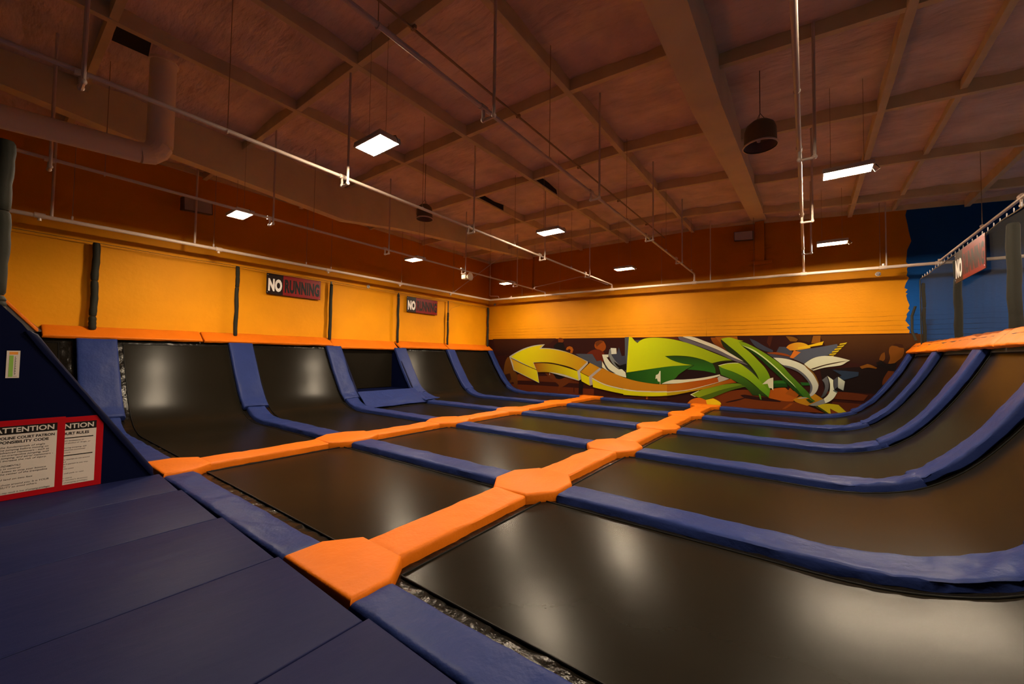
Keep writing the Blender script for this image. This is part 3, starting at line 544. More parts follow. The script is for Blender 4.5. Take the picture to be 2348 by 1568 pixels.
# cross joists, bay by bay
bays = [(XL+.06, -7.4, 'between left wall and deep left beam'), (-7.15, -4.77, 'right of the deep left beam'), (-4.67, -2.82, 'between first and second thin joists'), (-2.72, -.47, 'between second and third thin joists'), (-.37, 1.36, 'left of the wide deep beam'),
        (1.76, 3.73, 'right of the wide deep beam'), (3.83, 6.0, 'above the right rail'), (6.1, 8.35, 'above the netting, far right')]
for bi, (x0, x1, lb) in enumerate(bays):
    ys = [1.75+2.42*k for k in range(-2, 5)] if bi < 5 else [2.35+2.42*k for k in range(-2, 5)]
    for k, y in enumerate(ys):
        mb = MB(); h = .24
        mb.hexa([(x0, y-.045, zc(x0)-h), (x1, y-.045, zc(x1)-h), (x1, y+.045, zc(x1)-h), (x0, y+.045, zc(x0)-h), (x0, y-.045, zc(x0)-.01), (x1, y-.045, zc(x1)-.01), (x1, y+.045, zc(x1)-.01), (x0, y+.045, zc(x0)-.01)])
        single('cross_joist', mb, M['wood'], ORD[len(ys)-1-k] + ' cross joist from the far wall, ' + lb, 'joist', 'short cross joists of the roof', kind='structure')
# torn insulation: dark openings beside the joists
def gap(poly, label):
    single('roof_opening', MB().add(poly, [tuple(range(len(poly)))]), M['void'], label, 'opening', kind='structure')
x = -4.665; gap([(x, 6.72, 6.02), (x, 7.85, 6.0), (x, 7.85, 6.17), (x, 7.4, 6.13), (x, 6.9, 6.18)], 'dark rectangular hole beside a joist above the middle lamps')
x = -2.715; gap([(x, 6.7, 6.01), (x, 7.75, 6.0), (x, 7.7, 6.12), (x, 7.3, 6.17), (x, 6.75, 6.18)], 'dark torn hole beside the second thin joist')
gap([(-4.80, -.62, 6.055), (-4.78, -.26, 6.055), (-5.30, -.20, 6.055), (-5.32, -.60, 6.055)], 'dark opening beside the round duct at the roof')
# beam seats on the far wall
bs = MB(); bs.bevbox(1.25, 1.9, YW-.14, YW, 4.60, 4.70, .01); bs.bevbox(1.44, 1.70, YW-.10, YW, 4.70, 5.98, .01); bs.bevbox(1.27, 1.88, YW-.05, YW, 5.1, 5.16, .005)
struct('trim_3', bs, M['yblock'], 'yellow painted beam seat under the wide deep beam', 'trim')
struct('trim_4', MB().bevbox(-7.36, -7.16, YW-.07, YW, 4.5, 5.95, .01), M['yblock'], 'narrow painted pilaster under the deep left beam', 'trim')

# ------------------------------------------------------------------ mural on the far wall
def lin(c): return tuple(((v/255)/12.92 if v/255 <= .04045 else ((v/255+.055)/1.055)**2.4) for v in c)
MUR_L = (1.68, 1.42, 1.6)
def alb(c):
    return tuple(min(.9, max(.004, l/k)) for l, k in zip(lin(c), MUR_L))
def smooth_poly(p):
    n = len(p); P = [Vector(q) for q in p]; out = []
    def sharp(i):
        a = (P[i]-P[i-1]); b = (P[(i+1) % n]-P[i])
        return a.length < 1e-5 or b.length < 1e-5 or a.angle(b) > math.radians(38)
    S = [sharp(i) for i in range(n)]
    for i in range(n):
        j = (i+1) % n; e = P[j]-P[i]; L = e.length
        def tan(k):
            if S[k]: return None
            t = (P[(k+1) % n]-P[k-1]); return t.normalized()*L
        m1 = tan(i); m2 = tan(j)
        if L < .04 or (m1 is None and m2 is None): out.append(P[i]); continue
        if m1 is None: m1 = e*1.5 - m2*.5
        if m2 is None: m2 = e*1.5 - m1*.5
        for k in range(4):
            t = k/4; t2 = t*t; t3 = t2*t
            out.append((2*t3-3*t2+1)*P[i] + (t3-2*t2+t)*m1 + (-2*t3+3*t2)*P[j] + (t3-t2)*m2)
    return out
mv = []; mf = []; mc = []
for li, (poly, c1, c2, ax) in enumerate(MURAL):
    pts = smooth_poly(poly) if li else [Vector(q) for q in poly]
    y = YW - 0.008 - li*0.0003
    if ax:
        vals = [q.x if ax == 'x' else -q.y for q in pts]; lo, hi = min(vals), max(vals)
    o = len(mv)
    for i, q in enumerate(pts):
        mv.append((q.x, y, q.y)); a = alb(c1)
        if c2:
            t = (vals[i]-lo)/(hi-lo); b = alb(c2); a = tuple(u*(1-t)+w*t for u, w in zip(a, b))
        mc.append((*a, 1))
    mf.append(tuple(range(o, o+len(pts))))
org = Vector((-2.3, YW-.03, 0))
me = bpy.data.meshes.new('wall_mural'); me.from_pydata([tuple(Vector(v)-org) for v in mv], [], mf); me.update()
at = me.color_attributes.new('Col', 'FLOAT_COLOR', 'POINT')
for i, c in enumerate(mc): at.data[i].color = c
for p in me.polygons:
    if p.normal.y > 0: p.flip()
me.materials.append(M['mural'])
ob = bpy.data.objects.new('wall_mural', me); COL.objects.link(ob); ob.location = org
tag(ob, 'long wall mural of yellow arrow and green blades at the end of the court', 'mural')

# ------------------------------------------------------------------ trampoline beds
def bed(P, s0, s1, y0, y1, label, group, end_m=.14, curved=False, near_m=.24, far_m=.20, side=1):
    """a sprung bed: mesh sheet, wrinkled vinyl cover round it, welt, and the steel frame below"""
    t = thing('trampoline', label, 'trampoline', (P.at((s0+s1)/2).x, (y0+y1)/2, ZF), group)
    ss = lambda a, b, st: frange(a, b, st)
    def pt(o, amp=0, f=9):
        def fn(s_, y):
            q = P.off(s_, o); p = Vector((q.x, y, q.y))
            if amp:
                n_ = P.nrm(s_); d = noise.noise(p*f)*amp + noise.noise(p*f*2.3)*amp*.5; p += Vector((n_.x, 0, n_.y))*d
            return p
        return fn
    a0, a1 = s0+.13, s1-end_m; b0, b1 = y0+near_m, y1-far_m
    us, vs_ = ss(a0, a1, .08), ss(b0, b1, .25)
    bmo = part('bed_mesh', MB().grid(pt(-.088), us, vs_), M['mat'], t, True, angle=60)
    uv = bmo.data.uv_layers.new(name='weave')
    for lp in bmo.data.loops:
        i, j = divmod(lp.vertex_index, len(vs_)); uv.data[lp.index].uv = (us[i]*.1, vs_[j]*.1)
    cv = MB()
    cv.grid(pt(-.096, .012), ss(s0, s1, .045), frange(y0, b0+.015, .035))
    cv.grid(pt(-.096, .012), ss(s0, s1, .045), frange(b1-.015, y1, .035))
    cv.grid(pt(-.096, .008), frange(s0, a0+.015, .03), frange(b0, b1, .08))
    cv.grid(pt(-.096, .008), frange(a1-.015, s1, .03), frange(b0, b1, .08))
    part('spring_cover', cv, M['trim'], t, True, angle=70)
    w = MB()
    loop = [pt(-.084)(s_, b0) for s_ in ss(a0, a1, .12)] + [pt(-.084)(a1, y) for y in frange(b0, b1, .3)] + [pt(-.084)(s_, b1) for s_ in ss(a1, a0, .12)] + [pt(-.084)(a0, y) for y in frange(b1, b0, .3)]
    w.tube(loop, .007, 6); part('welt', w, M['welt'], t, True)
    for yy in (y0+.03, y1-.07):
        poly = [tuple(P.off(s_, -.12)) for s_ in ss(s0, s1, .15)]
        poly += [(poly[-1][0], ZF+.002), (poly[0][0], ZF+.002)]
        part('frame_rib', MB().prism(poly, 'y', yy, yy+.04), M['steel'], t)
    return t
rows = ['nearest the blue deck', 'second row from the deck', 'middle row', 'fourth row from the deck', 'row against the mural wall']
for k in range(5):
    y0, y1 = k*D+.09, (k+1)*D-.09
    if k == 4: y1 = 4*D + D - .12
    bed(CP, .2, CP.L-.2, y0, y1, 'flat black trampoline between the two orange lanes, ' + rows[k], 'trampolines between the orange lanes', end_m=.13)
    bed(RP, .2, RP.L-.02, y0, y1, 'black trampoline curving up to the right rail, ' + rows[k], 'right-hand wall trampolines', end_m=.08)
    if k == 2: bed(FP, .2, FP.L, y0, y1, 'flat black trampoline in front of the padded niche', 'left-hand wall trampolines')
    else: bed(LP, .2, LP.L-.02, y0, y1, 'black trampoline curving up the left wall, ' + rows[k], 'left-hand wall trampolines', end_m=.08)
# the wall bed behind the padded wedge, and the wedge's own sloping bed
LQ = Prof([(-8.55,.52),(-8.75,.80),(-8.93,1.05),(-9.16,1.42),(-9.40,1.82)])
bed(LQ, 0, LQ.L-.02, -2.4, -.42, 'black wall trampoline half hidden behind the navy wedge', 'left-hand wall trampolines', end_m=.08)

# ------------------------------------------------------------------ orange lanes
lane_pos = ['left', 'right']
cross = ['at the deck edge', 'at the first crossing from the deck', 'at the second crossing from the deck', 'at the third crossing from the deck', 'at the fourth crossing from the deck', 'against the mural wall']
for li, xs in enumerate(XS):
    for k in range(6):
        hx, hy, w, L = .44, .19, .235, .50
        y = k*D
        if k == 0: poly = [(-.455, -.155), (.455, -.155), (.455, .15), (.25, .40), (-.25, .40), (-.455, .15)]
        elif k == 5:
            y = 5*D+.02; poly = [(-hx, .25), (-hx, -.14), (-w, -.42), (w, -.42), (hx, -.14), (hx, .25)]
        else: poly = [(-hx, hy), (-hx, -hy), (-w, -L), (w, -L), (hx, -hy), (hx, hy), (w, L), (-w, L)]
        mb = MB(); mb.slab([(xs+px, y+py) for px, py in poly], .02, .125, .032, .008, seed=k*7+li)
        single('corner_pad', mb, M['orange'], 'orange faceted corner pad on the %s orange lane %s' % (lane_pos[li], cross[k]), 'pad', 'orange corner pads of the lanes', smooth=True)
        if k < 5:
            ya = k*D + (.375 if k == 0 else .46); yb = (k+1)*D - (.46 if k < 4 else .38)
            L_ = yb-ya; ys = [ya+d for d in [0, .01, .03]] + [ya + v for v in frange(.08, L_-.08, .06)] + [yb-d for d in [.03, .01, 0]]
            mb = MB(); mb.sweep([(xs, yy, .004) for yy in ys], (1, 0, 0), .47, .115, .035, .014, seed=k+li*9)
            seg = ['from the deck edge to the first crossing', 'between the first and second crossings', 'between the second and third crossings', 'between the third and fourth crossings', 'from the fourth crossing to the mural wall'][k]
            single('lane_pad', mb, M['orange'], 'straight orange pad of the %s lane %s' % (lane_pos[li], seg), 'pad', 'straight orange lane pads', smooth=True)

# ------------------------------------------------------------------ blue cross pads
crs = ['along the deck edge', 'at the first crossing from the deck', 'at the second crossing from the deck', 'at the third crossing from the deck', 'at the fourth crossing from the deck', 'along the mural wall']
def xs_stations(a, b): 
    L_ = b-a; return [a, a+.01, a+.03] + [a+v for v in frange(.08, L_-.08, .06)] + [b-.03, b-.01, b]
def path_pts(P, a, b, y, o=0): return [Vector((P.off(s_, o).x, y, P.off(s_, o).y)) for s_ in xs_stations(a, b)]
for k in range(6):
    y = k*D; w = .40
    if k == 0: y = 0.0; w = .32
    if k == 5: y = 5*D+.07; w = .30
    mb = MB(); mb.sweep([(x_, y, 0) for x_ in xs_stations(-3.70, -.45)], (0, 1, 0), w, .11, .035, .014, seed=20+k, upsign=-1)
    single('floor_pad', mb, M['blue'], 'blue floor pad between the orange lanes ' + crs[k], 'pad', 'blue pads between the lanes', smooth=True)
    # right of the right lane: flat, then up the curve
    sj = RP.d_of_x(4.02 if k == 1 else 3.80)
    mb = MB(); mb.sweep(path_pts(RP, .45, sj, y), (0, 1, 0), w, .11, .035, .014, seed=40+k, upsign=-1, bend=lambda t: .022*max(0, (t-.55)/.45))
    single('floor_pad', mb, M['blue'], 'blue floor pad right of the right lane ' + crs[k].replace('crossing from the deck','crossing'), 'pad', 'blue floor pads on the right', smooth=True)
    if k > 0:
        mb = MB(); mb.sweep(path_pts(RP, sj-.10, RP.L-.03, y, .028), (0, 1, 0), w, .10, .035, .014, seed=60+k, upsign=-1, bend=lambda t: .020*max(0, (.45-t)/.45))
        single('wall_pad', mb, M['blue'], 'blue pad climbing the right curve ' + crs[k], 'pad', 'blue pads up the right curve', smooth=True)
    # left of the left lane
    sj = LP.d_of_x(-8.28)
    P_ = LP
    mb = MB(); mb.sweep(path_pts(LP, .45, sj, y), (0, 1, 0), w, .11, .035, .014, seed=80+k, bend=lambda t: .012*max(0, (t-.6)/.4))
    single('floor_pad', mb, M['blue'], 'blue floor pad left of the left lane ' + crs[k], 'pad', 'blue floor pads on the left', smooth=True)
    wu = {0: .62, 1: .56, 2: .50, 3: .50, 4: .46, 5: .30}[k]; yu = {0: -.08}.get(k, y)
    mb = MB(); mb.sweep(path_pts(LP, sj-.06, LP.L-.03, yu, .028), (0, 1, 0), wu, .10, .035, .014, seed=100+k, bend=lambda t: .014*max(0, (.4-t)/.4))
    lbl = {0: 'widest blue pad up the left wall, beside the navy wedge', 1: 'blue pad up the left wall at the first crossing', 2: 'blue pad up the left wall on the near side of the niche', 3: 'blue pad up the left wall on the far side of the niche', 4: 'blue pad up the left wall at the fourth crossing', 5: 'narrow blue pad up the left wall beside the mural'}[k]
    single('wall_pad', mb, M['blue'], lbl, 'pad', 'blue pads up the left wall', smooth=True)

# ------------------------------------------------------------------ padded niche in the left wall (third bay)
ny0, ny1 = 2*D+.27, 3*D-.22
t = thing('padded_niche', 'square blue padded niche with a black back panel in the left wall', 'niche', (-9.0, (ny0+ny1)/2, ZF))
part('back_panel', MB().bevbox(-9.68, -9.56, ny0, ny1, .36, 1.80, .02), M['panel'], t, label='black back panel')
mb = MB(); mb.bevbox(-9.56, -8.32, ny0, ny1, .28, .36, .02); part('ledge', mb, M['navy'], t)
for sgn, yy in ((0, ny0), (1, ny1)):
    a, b = (yy-.05, yy) if sgn == 0 else (yy, yy+.05)
    part('side_panel', MB().prism([(-9.7, .30), (-8.40, .30), (-8.40, .40), (-9.42, 1.80), (-9.7, 1.80)], 'x' if 0 else 'y', a, b), M['navy'], t)
ap = []
def apron(u, v):
    # u along the wall, v from the ledge down to the bed; flares at its lower corners
    y = (ny0-.05)*(1-u) + (ny1+.05)*u
    y += (-.10 if u < .5 else .16)*v*v*abs(2*u-1)
    x = -8.33 + .70*v + .04*v*math.sin(u*7); z = .372*(1-v)**1.15 - .045*v
    n_ = noise.noise(Vector((u*4, v*3, 1.3)))*.035*v + noise.noise(Vector((u*9+v*5, v*6, 4)))*.016*v
    return Vector((x+n_, y, z+n_*.6+.015))
apm = MB(); apm.grid(apron, frange(0, 1, .03), frange(0, 1, .06)); apm.grid(lambda u, v: apron(u, v)-Vector((.015, 0, .02)), frange(0, 1, .03), frange(0, 1, .06))
part('apron', apm, M['blue'], t, True, label='draped blue apron', angle=70)
def flare(u, v):
    # the flap that folds off the far corner
    y = ny1 - .04 + u*(.46+.26*v); x = -8.48 + .46*v + .42*v*v - .10*u*v; z = .42*(1-v)**1.3 + .03 + .02*u*v
    n_ = noise.noise(Vector((u*5, v*4, 7.7)))*.03
    return Vector((x+n_, y, z+n_))
fm = MB(); fm.grid(flare, frange(0, 1, .08), frange(0, 1, .08)); fm.grid(lambda u, v: flare(u, v)-Vector((.015, 0, .015)), frange(0, 1, .08), frange(0, 1, .08))
part('flap', fm, M['blue'], t, True, angle=70)

# ------------------------------------------------------------------ rails
lrail = [(-.84, 1.78, 'nearest orange pad on the left rail, beside the navy wedge'), (1.80, 5.18, 'second orange pad on the left rail'), (5.22, 7.74, 'orange rail pad above the padded niche'), (7.80, 10.28, 'orange pad on the left rail just beyond the niche'), (10.32, 13.22, 'orange pad on the left rail ending at the mural wall')]
def slant_pad(xa, za, xb, zb, y0, y1, seed, t=.07, wr=.012):
    c = Vector(((xa+xb)/2, 0, (za+zb)/2)); sd = Vector((xb-xa, 0, zb-za)); w = sd.length; sd.normalize()
    up = 1 if sd.cross(Vector((0, 1, 0))).z > 0 else -1
    mb = MB(); L_ = y1-y0
    ys = [y0, y0+.008, y0+.025] + [y0+v for v in frange(.06, L_-.06, .08)] + [y1-.025, y1-.008, y1]
    mb.sweep([(c.x, yy, c.z) for yy in ys], sd, w, t, .028, wr, seed, upsign=up); return mb
for i, (a, b, lb) in enumerate(lrail):
    mb = slant_pad(-9.74, 2.07, -9.38, 1.835, a, b, 130+i) if i != 2 else slant_pad(-9.74, 2.05, -9.40, 1.76, a, b, 130+i)
    single('rail_pad', mb, M['orange'], lb, 'pad', 'orange rail pads on the left', smooth=True)
rr = [(10.0, 13.2, 'last orange pad on the right rail, beside the mural'), (7.0, 9.98, 'middle orange pad on the right rail'), (3.9, 6.97, 'nearest orange pad on the right rail at the picture edge')]
for i, (a, b, lb) in enumerate(rr):
    single('rail_pad', slant_pad(4.86, 1.80, 5.09, 2.05, a, b, 140+i, wr=.02), M['orange'], lb, 'pad', 'orange rail pads on the right', smooth=True)
# rail behind the right pads
mb = MB(); mb.box(5.0, 5.12, .8, 13.24, ZF, 1.96); single('rail_support', mb, M['darkgrey'], 'dark support wall under the right rail pads', 'support', kind='structure')
mb = MB(); mb.box(XL+.005, -9.70, -2.6, 13.24, ZF, 1.97); single('rail_support', mb, M['darkgrey'], 'dark support wall under the left rail pads', 'support', kind='structure')

# ------------------------------------------------------------------ blue deck in the foreground
dx = [-3.84, -2.90, -1.68, -.50, .665, 1.84, 3.02, 4.2, 5.4]
lbls = ['narrow blue deck mat beside the navy wedge', 'blue deck mat in front of the left pad, second from the wedge', 'blue deck mat with slanting creases left of the near orange pad', 'blue deck mat in front of the near orange corner pad', 'blue deck mat at the bottom edge, right of the near orange pad', 'blue deck mat at the camera', 'blue deck mat right of the camera', 'blue deck mat furthest right of the camera']
for i in range(len(dx)-1):
    a, b = dx[i]+.003, dx[i+1]-.003; tl = -.020
    mb = MB(); yn = -.185 - .004*(i % 2)
    poly = [(a, -3.6), (b, -3.6), (b, yn-.012), (a, yn+.02)]
    mb.slab(poly, .0, .055, .012, 0, seed=i)
    single('deck_mat', mb, M['deckblue'], lbls[i], 'mat', 'blue mats of the near deck', smooth=True)
mb = MB(); mb.box(-3.84, 5.4, -3.6, -.24, ZF, -.058); single('deck_base', mb, M['darkgrey'], 'dark base under the blue deck mats', 'platform', kind='structure')

# ------------------------------------------------------------------ navy wedge on the left with its posters
wx0, wx1 = -4.02, -3.85
t = thing('padded_wedge', 'tall navy padded wedge wall on the left with warning posters', 'padding', ((wx0+wx1)/2, -1.5, ZF))
part('panel', MB().prism([(-.215, ZF+.002), (-.215, .0), (-1.33, 1.82), (-1.47, 2.0), (-2.9, 2.0), (-2.9, ZF+.002)], 'x', wx0, wx1), M['navy'], t)
def slope_path(a, b, n=30):
    return [Vector((0, a[0]+(b[0]-a[0])*i/n, a[1]+(b[1]-a[1])*i/n)) for i in range(n+1)]
pp = [Vector((-3.935, p.y, p.z)) for p in slope_path((-.190, .02), (-1.255, 1.765))]
part('edge_roll', MB().sweep(pp, (1, 0, 0), .20, .07, .035, .008, 150, upsign=1 if Vector((1,0,0)).cross(pp[1]-pp[0]).z > 0 else -1), M['navy'], t, True, label='rolled navy edge pad')
# sloping bed behind the panel
mb = MB(); mb.prism([(-.35, -.05), (-1.50, 1.93), (-1.56, 1.93), (-.45, -.05)], 'x', -9.0, wx0); part('slope_bed', mb, M['panel'], t)
single('rail_pad', MB().sweep([Vector((-9.62, p.y, p.z)) for p in slope_path((-.86, 1.93), (-1.62, 2.92))], (1, 0, 0), .20, .06, .025, .006, 160, upsign=1 if Vector((1,0,0)).cross(Vector((0,-.66,.85))).z > 0 else -1), M['orange'], 'slanting orange pad rising at the near end of the left rail', 'pad', smooth=True)

single('rail_support', MB().prism([(-.82, 1.90), (-1.62, 2.84), (-2.9, 2.84), (-2.9, 1.90)], 'x', XL+.01, -9.54), M['darkgrey'], 'black gusset under the slanting orange pad at left', 'support', kind='structure')
PX = wx1 + .004
def fposter(o): return lambda u, v: Vector((PX+o, u, v))
def quad(mb, fn, u0, u1, v0, v1): mb.add([fn(u0, v0), fn(u1, v0), fn(u1, v1), fn(u0, v1)], [(0, 1, 2, 3)])
def poster(y0, y1, z0, z1, base, label, head_h, titles, lines, rules, head, headfrac):
    t = thing('warning_poster', label, 'poster', (PX+base, (y0+y1)/2, z0), 'posters on the wedge')
    part('backing', MB().box(PX+base-.003, PX+base, y0, y1, z0, z1), M['posterred'], t, label='red border')
    b = .058; q = MB(); quad(q, fposter(base+.0008), y0+b, y1-b, z0+b, z1-b); part('sheet', q, M['paper'], t, label='off-white printed sheet')
    q = MB(); quad(q, fposter(base+.0014), y0+b, y1-b, z1-b-head_h, z1-b); part('header_band', q, M['black'], t, label='black header band')
    q = MB(); text(q, head, fposter(base+.002), y1-b-.022, z1-b-head_h*.78, w=headfrac, h=head_h*.62, align='r', bold=.022); part('heading', q, M['paper'], t, label='heading reading ATTENTION')
    q = MB(); fn = fposter(base+.002)
    for s_, yr, zt, w_, h_, bo in titles: text(q, s_, fn, yr, zt, w=w_, h=h_, align='r', bold=bo)
    for s_, yr, zt, w_, h_ in lines: text(q, s_, fn, yr, zt, w=w_, h=h_, align='r', bold=.004, shear=.18)
    part('lettering', q, M['black'], t)
    for ya, yb, za in rules:
        q = MB(); quad(q, fn, ya, yb, za-.005, za+.005); part('rule_line', q, M['black'], t)
y1 = -.985; y0 = y1-.62; z1 = .812; z0 = -.0
def L(rows_, yr, z, dz, h, cw):
    out = []
    for r_ in rows_:
        if r_: out.append((r_[0], yr - r_[1], z, min(len(r_[0])*cw, .475 - r_[1]), h))
        z -= dz
    return out
poster(y0, y1, z0, z1, .004, 'front red-bordered poster headed ATTENTION, patron responsibility code', .085,
       [('TRAMPOLINE COURT PATRON', -1.06, .618, .47, .028, .030), ('RESPONSIBILITY CODE', -1.10, .575, .39, .028, .030)],
       L([('Master the fundamentals of single', .06), ('trampoline jumping before moving on', .035), ('to more advanced maneuvers - such as', .03), ('trampoline-to-trampoline jumping, wall', .03), ('trampoline jumping, and aerial maneuvers -', 0), ('all of which increase the risk of injury.', .045), None, ('FUNDAMENTALS', .22), ('Keep in control', .22), ('Bend your knees to stop your bounce', .045), ('Bounce in the center of the trampoline', .035), None, ('Take off and land on two feet', .135), None, ('Be aware of those around you. It is YOUR', .02), ('RESPONSIBILITY to avoid others.', .10), None, ('Non-compliance may result in loss of jumping privileges', .01)], -1.065, .530, .0272, .018, .0118),
       [], 'ATTENTION', .40)
y1 = -.685; z1 = .80
poster(y1-.62, y1, .0, z1, .0, 'rear red-bordered poster headed ATTENTION, court rules, half covered', .085,
       [('COURT RULES', -.80, .605, .23, .030, .030)],
       L([('health limitations or', .06), ('the influence of alcohol or drugs, or', .01), None, ('is during jumping, tell', .04), ('and obstruct (contents)', .05), ('court.', .16), None, None, ('any attempt to run around', .01), ('rail', .19), ("another's person in any way.", .02), ('play', .19), ('the court', .13), None, ('the wall pads or nets.', .05), None, ('at courts', .14), ("court monitor's directions", .02), ('loss of jumping privileges', .02)], -.775, .533, .0255, .013, .0085),
       [(-1.20, -.765, .570), (-1.20, -.765, .378)], 'ATTENTION', .40)
# small card higher up
t = thing('height_card', 'small white card with orange top and green bar on the wedge', 'card', (PX, -1.372, 1.25))
part('sheet', MB().box(PX-.003, PX, -1.416, -1.328, 1.25, 1.532), M['paper'], t)
q = MB(); quad(q, fposter(.001), -1.398, -1.342, 1.492, 1.520); part('top_block', q, M['cardorange'], t, label='orange block')
q = MB(); quad(q, fposter(.001), -1.398, -1.370, 1.262, 1.482); part('bar', q, M['cardgreen'], t, label='green bar')
q = MB()
for i in range(20): quad(q, fposter(.001), -1.362, -1.354 + .003*math.sin(i*2.3), 1.285+i*.0095, 1.290+i*.0095)
quad(q, fposter(.001), -1.368, -1.342, 1.264, 1.267); part('scale_marks', q, M['black'], t)

# ------------------------------------------------------------------ foam-sleeved posts and net
def foam_post(x, y, z0, z1, r, label, group, joints, lean=0.0, cat='post', bare=0.0):
    t = thing('padded_post', label, cat, (x, y, z0), group)
    P_ = lambda z: Vector((x, y + lean*(z-z0), z))
    part('pole', MB().tube([P_(z0), P_(z1)], r*.55, 10), M['cable'], t, True)
    zs = [z0] + joints + [z1-bare]
    for a, b in zip(zs, zs[1:]):
        st = [a+.004, a+.03] + [a+.03+(b-a-.06)*k/8 for k in range(1, 8)] + [b-.03, b-.004]
        rr_ = [r*.80, r*.97] + [r*(1+.06*math.sin(k*2.1+y)) for k in range(1, 8)] + [r*.97, r*.80]
        part('foam_sleeve', MB().tube([P_(z) + Vector((.006*math.sin(z*9+y), .006*math.cos(z*7), 0)) for z in st], rr_, 14), M['foam'], t, True)
    return t
pl = [(-.13, .062, [2.28, 3.05], 'thick black foam post nearest the navy wedge on the left wall', 0), (2.54, .048, [3.3], 'black foam post left of the nearer wall sign', 0), (5.18, .05, [3.75], 'black foam post right of the nearer wall sign', .10),
      (7.83, .045, [3.7], 'black foam post left of the farther wall sign', .05), (10.42, .043, [3.0], 'black foam post right of the farther wall sign', .5), (13.08, .05, [2.9], 'black foam post in the corner by the mural', 0)]
for y, r, j, lb, bare in pl: foam_post(-9.62, y, 1.99, 3.88, r, lb, 'foam posts along the left wall', j, bare=bare)
foam_post(-3.92, -1.51, 1.9, 3.72, .075, 'black foam post standing on the navy wedge at the left picture edge', None, [2.1, 2.98])
cb = MB(); cb.tube([(-9.62, -1.6, 3.90)] + [(-9.62, y, 3.88 - .02*math.sin((y+.13)/2.65*PI)**2) for y in frange(-.13, 13.1, .44)], .006, 5)
cb.tube([(-9.62, -1.6, 3.83), (-9.62, 13.1, 3.83)], .003, 4)
single('net_cable', cb, M['cable'], 'thin dark cable strung along the tops of the left wall posts', 'cable')
NX = 5.05
pr = [(9.81, .060, [3.2], 'black foam post behind the hanging sign on the right'), (7.18, .068, [3.35, 2.2], 'black foam post near the right picture edge'), (4.55, .068, [3.0], 'black foam post holding the net beyond the right edge')]
for y, r, j, lb in pr: foam_post(NX+.09, y, 1.96, 3.56, r, lb, 'foam posts holding the net', j)
foam_post(NX+.05, 12.40, 1.96, 3.52, .035, 'slim grey corner post at the far end of the net', 'foam posts holding the net', [2.9])
t = thing('safety_net', 'dark see-through safety net above the right rail', 'net', (NX, 8, 1.97))
def netpt(y, v):
    sag = .012*math.sin(y*2.1)+.02*noise.noise(Vector((y*1.3, v*.6, 2)))
    return Vector((NX + sag + .03*math.sin(v*PI)*math.sin(y*.9), y, 1.97 + (3.61-1.97)*v - .01*math.sin(y*5)*(v > .95)))
part('netting', MB().grid(netpt, frange(2.6, 12.38, .1), frange(0, 1, .1)), M['net'], t, True, angle=180)
mb = MB(); mb.tube([(NX, y, 3.615 - .010*math.sin(y*5)) for y in frange(2.6, 12.38, .1)], .009, 6); part('top_rope', mb, M['cable'], t, True)
mb = MB(); mb.tube([(NX-.01, 12.38, 3.6), (NX-.01, 12.38, 1.97)], .014, 6); part('side_rope', mb, M['foam'], t, True)
for k in range(36):
    y = 3.6 + k*.245; mb = MB(); mb.tube([(NX, y+.012*math.cos(a), 3.645+.030*math.sin(a)) for a in [2*PI*i/8 for i in range(9)]], .0045, 5)
    part('hook', mb, M['grey'], t, True)
mb = MB(); mb.tube([(NX-.03, 12.85, 2.1), (NX-.09, 12.92, 2.35), (NX-.08, 12.95, 2.75), (NX-.02, 12.9, 3.0)], .028, 8)
single('bent_hose', mb, M['foam'], 'grey bent hose at the far end of the right rail', 'hose', smooth=True)

# ------------------------------------------------------------------ NO RUNNING signs
def running_sign(label, fn, loc, wid=1.58, hgt=.60):
    """fn(u, v, d): u to the right along the sign, v up, d out of its face"""
    t = thing('no_running_sign', label, 'sign', loc, 'no running signs')
    F = lambda d: (lambda u, v: fn(u, v, d))
    mb = MB(); p = [fn(u, v, d) for d in (0, .012) for u, v in ((0, 0), (wid, 0), (wid, hgt), (0, hgt))]
    mb.hexa(p); part('board', mb, M['dkmaroon'], t)
    sp = wid*.285
    q = MB(); quad(q, F(.0128), sp, wid-.006, .006, hgt-.006); part('red_field', q, M['red'], t, label='red field')
    q = MB(); text(q, 'NO', F(.0142), .045, hgt*.19, w=sp-.075, h=hgt*.62*1.0, bold=.06); part('word', q, M['white'], t, label='white word NO')
    q = MB(); text(q, 'RUNNING', F(.0142), sp+.045, hgt*.19, w=wid-sp-.085, h=hgt*.60, bold=.055); part('word', q, M['black'], t, label='black word RUNNING')
    for u in (.03, wid-.03):
        for v in (.05, hgt-.05):
            c = fn(u, v, .012); q = MB(); q.ball(c, .010); part('rivet', q, M['grey'], t, True)
# shrink the lettering's line height: capitals only
running_sign('nearer of two black and red signs on the left wall', lambda u, v, d: Vector((-9.70+d, 3.29+u, 3.25+v)), (-9.70, 4.08, 3.25))
running_sign('farther of two black and red signs on the left wall', lambda u, v, d: Vector((-9.70+d, 8.28+u, 3.22+v)), (-9.70, 9.07, 3.22))
running_sign('red and black sign hanging on the net at right', lambda u, v, d: Vector((NX-.045-d, 9.24-u, 3.02+v-.0*u)), (NX-.045, 8.45, 3.02), 1.57, .56)

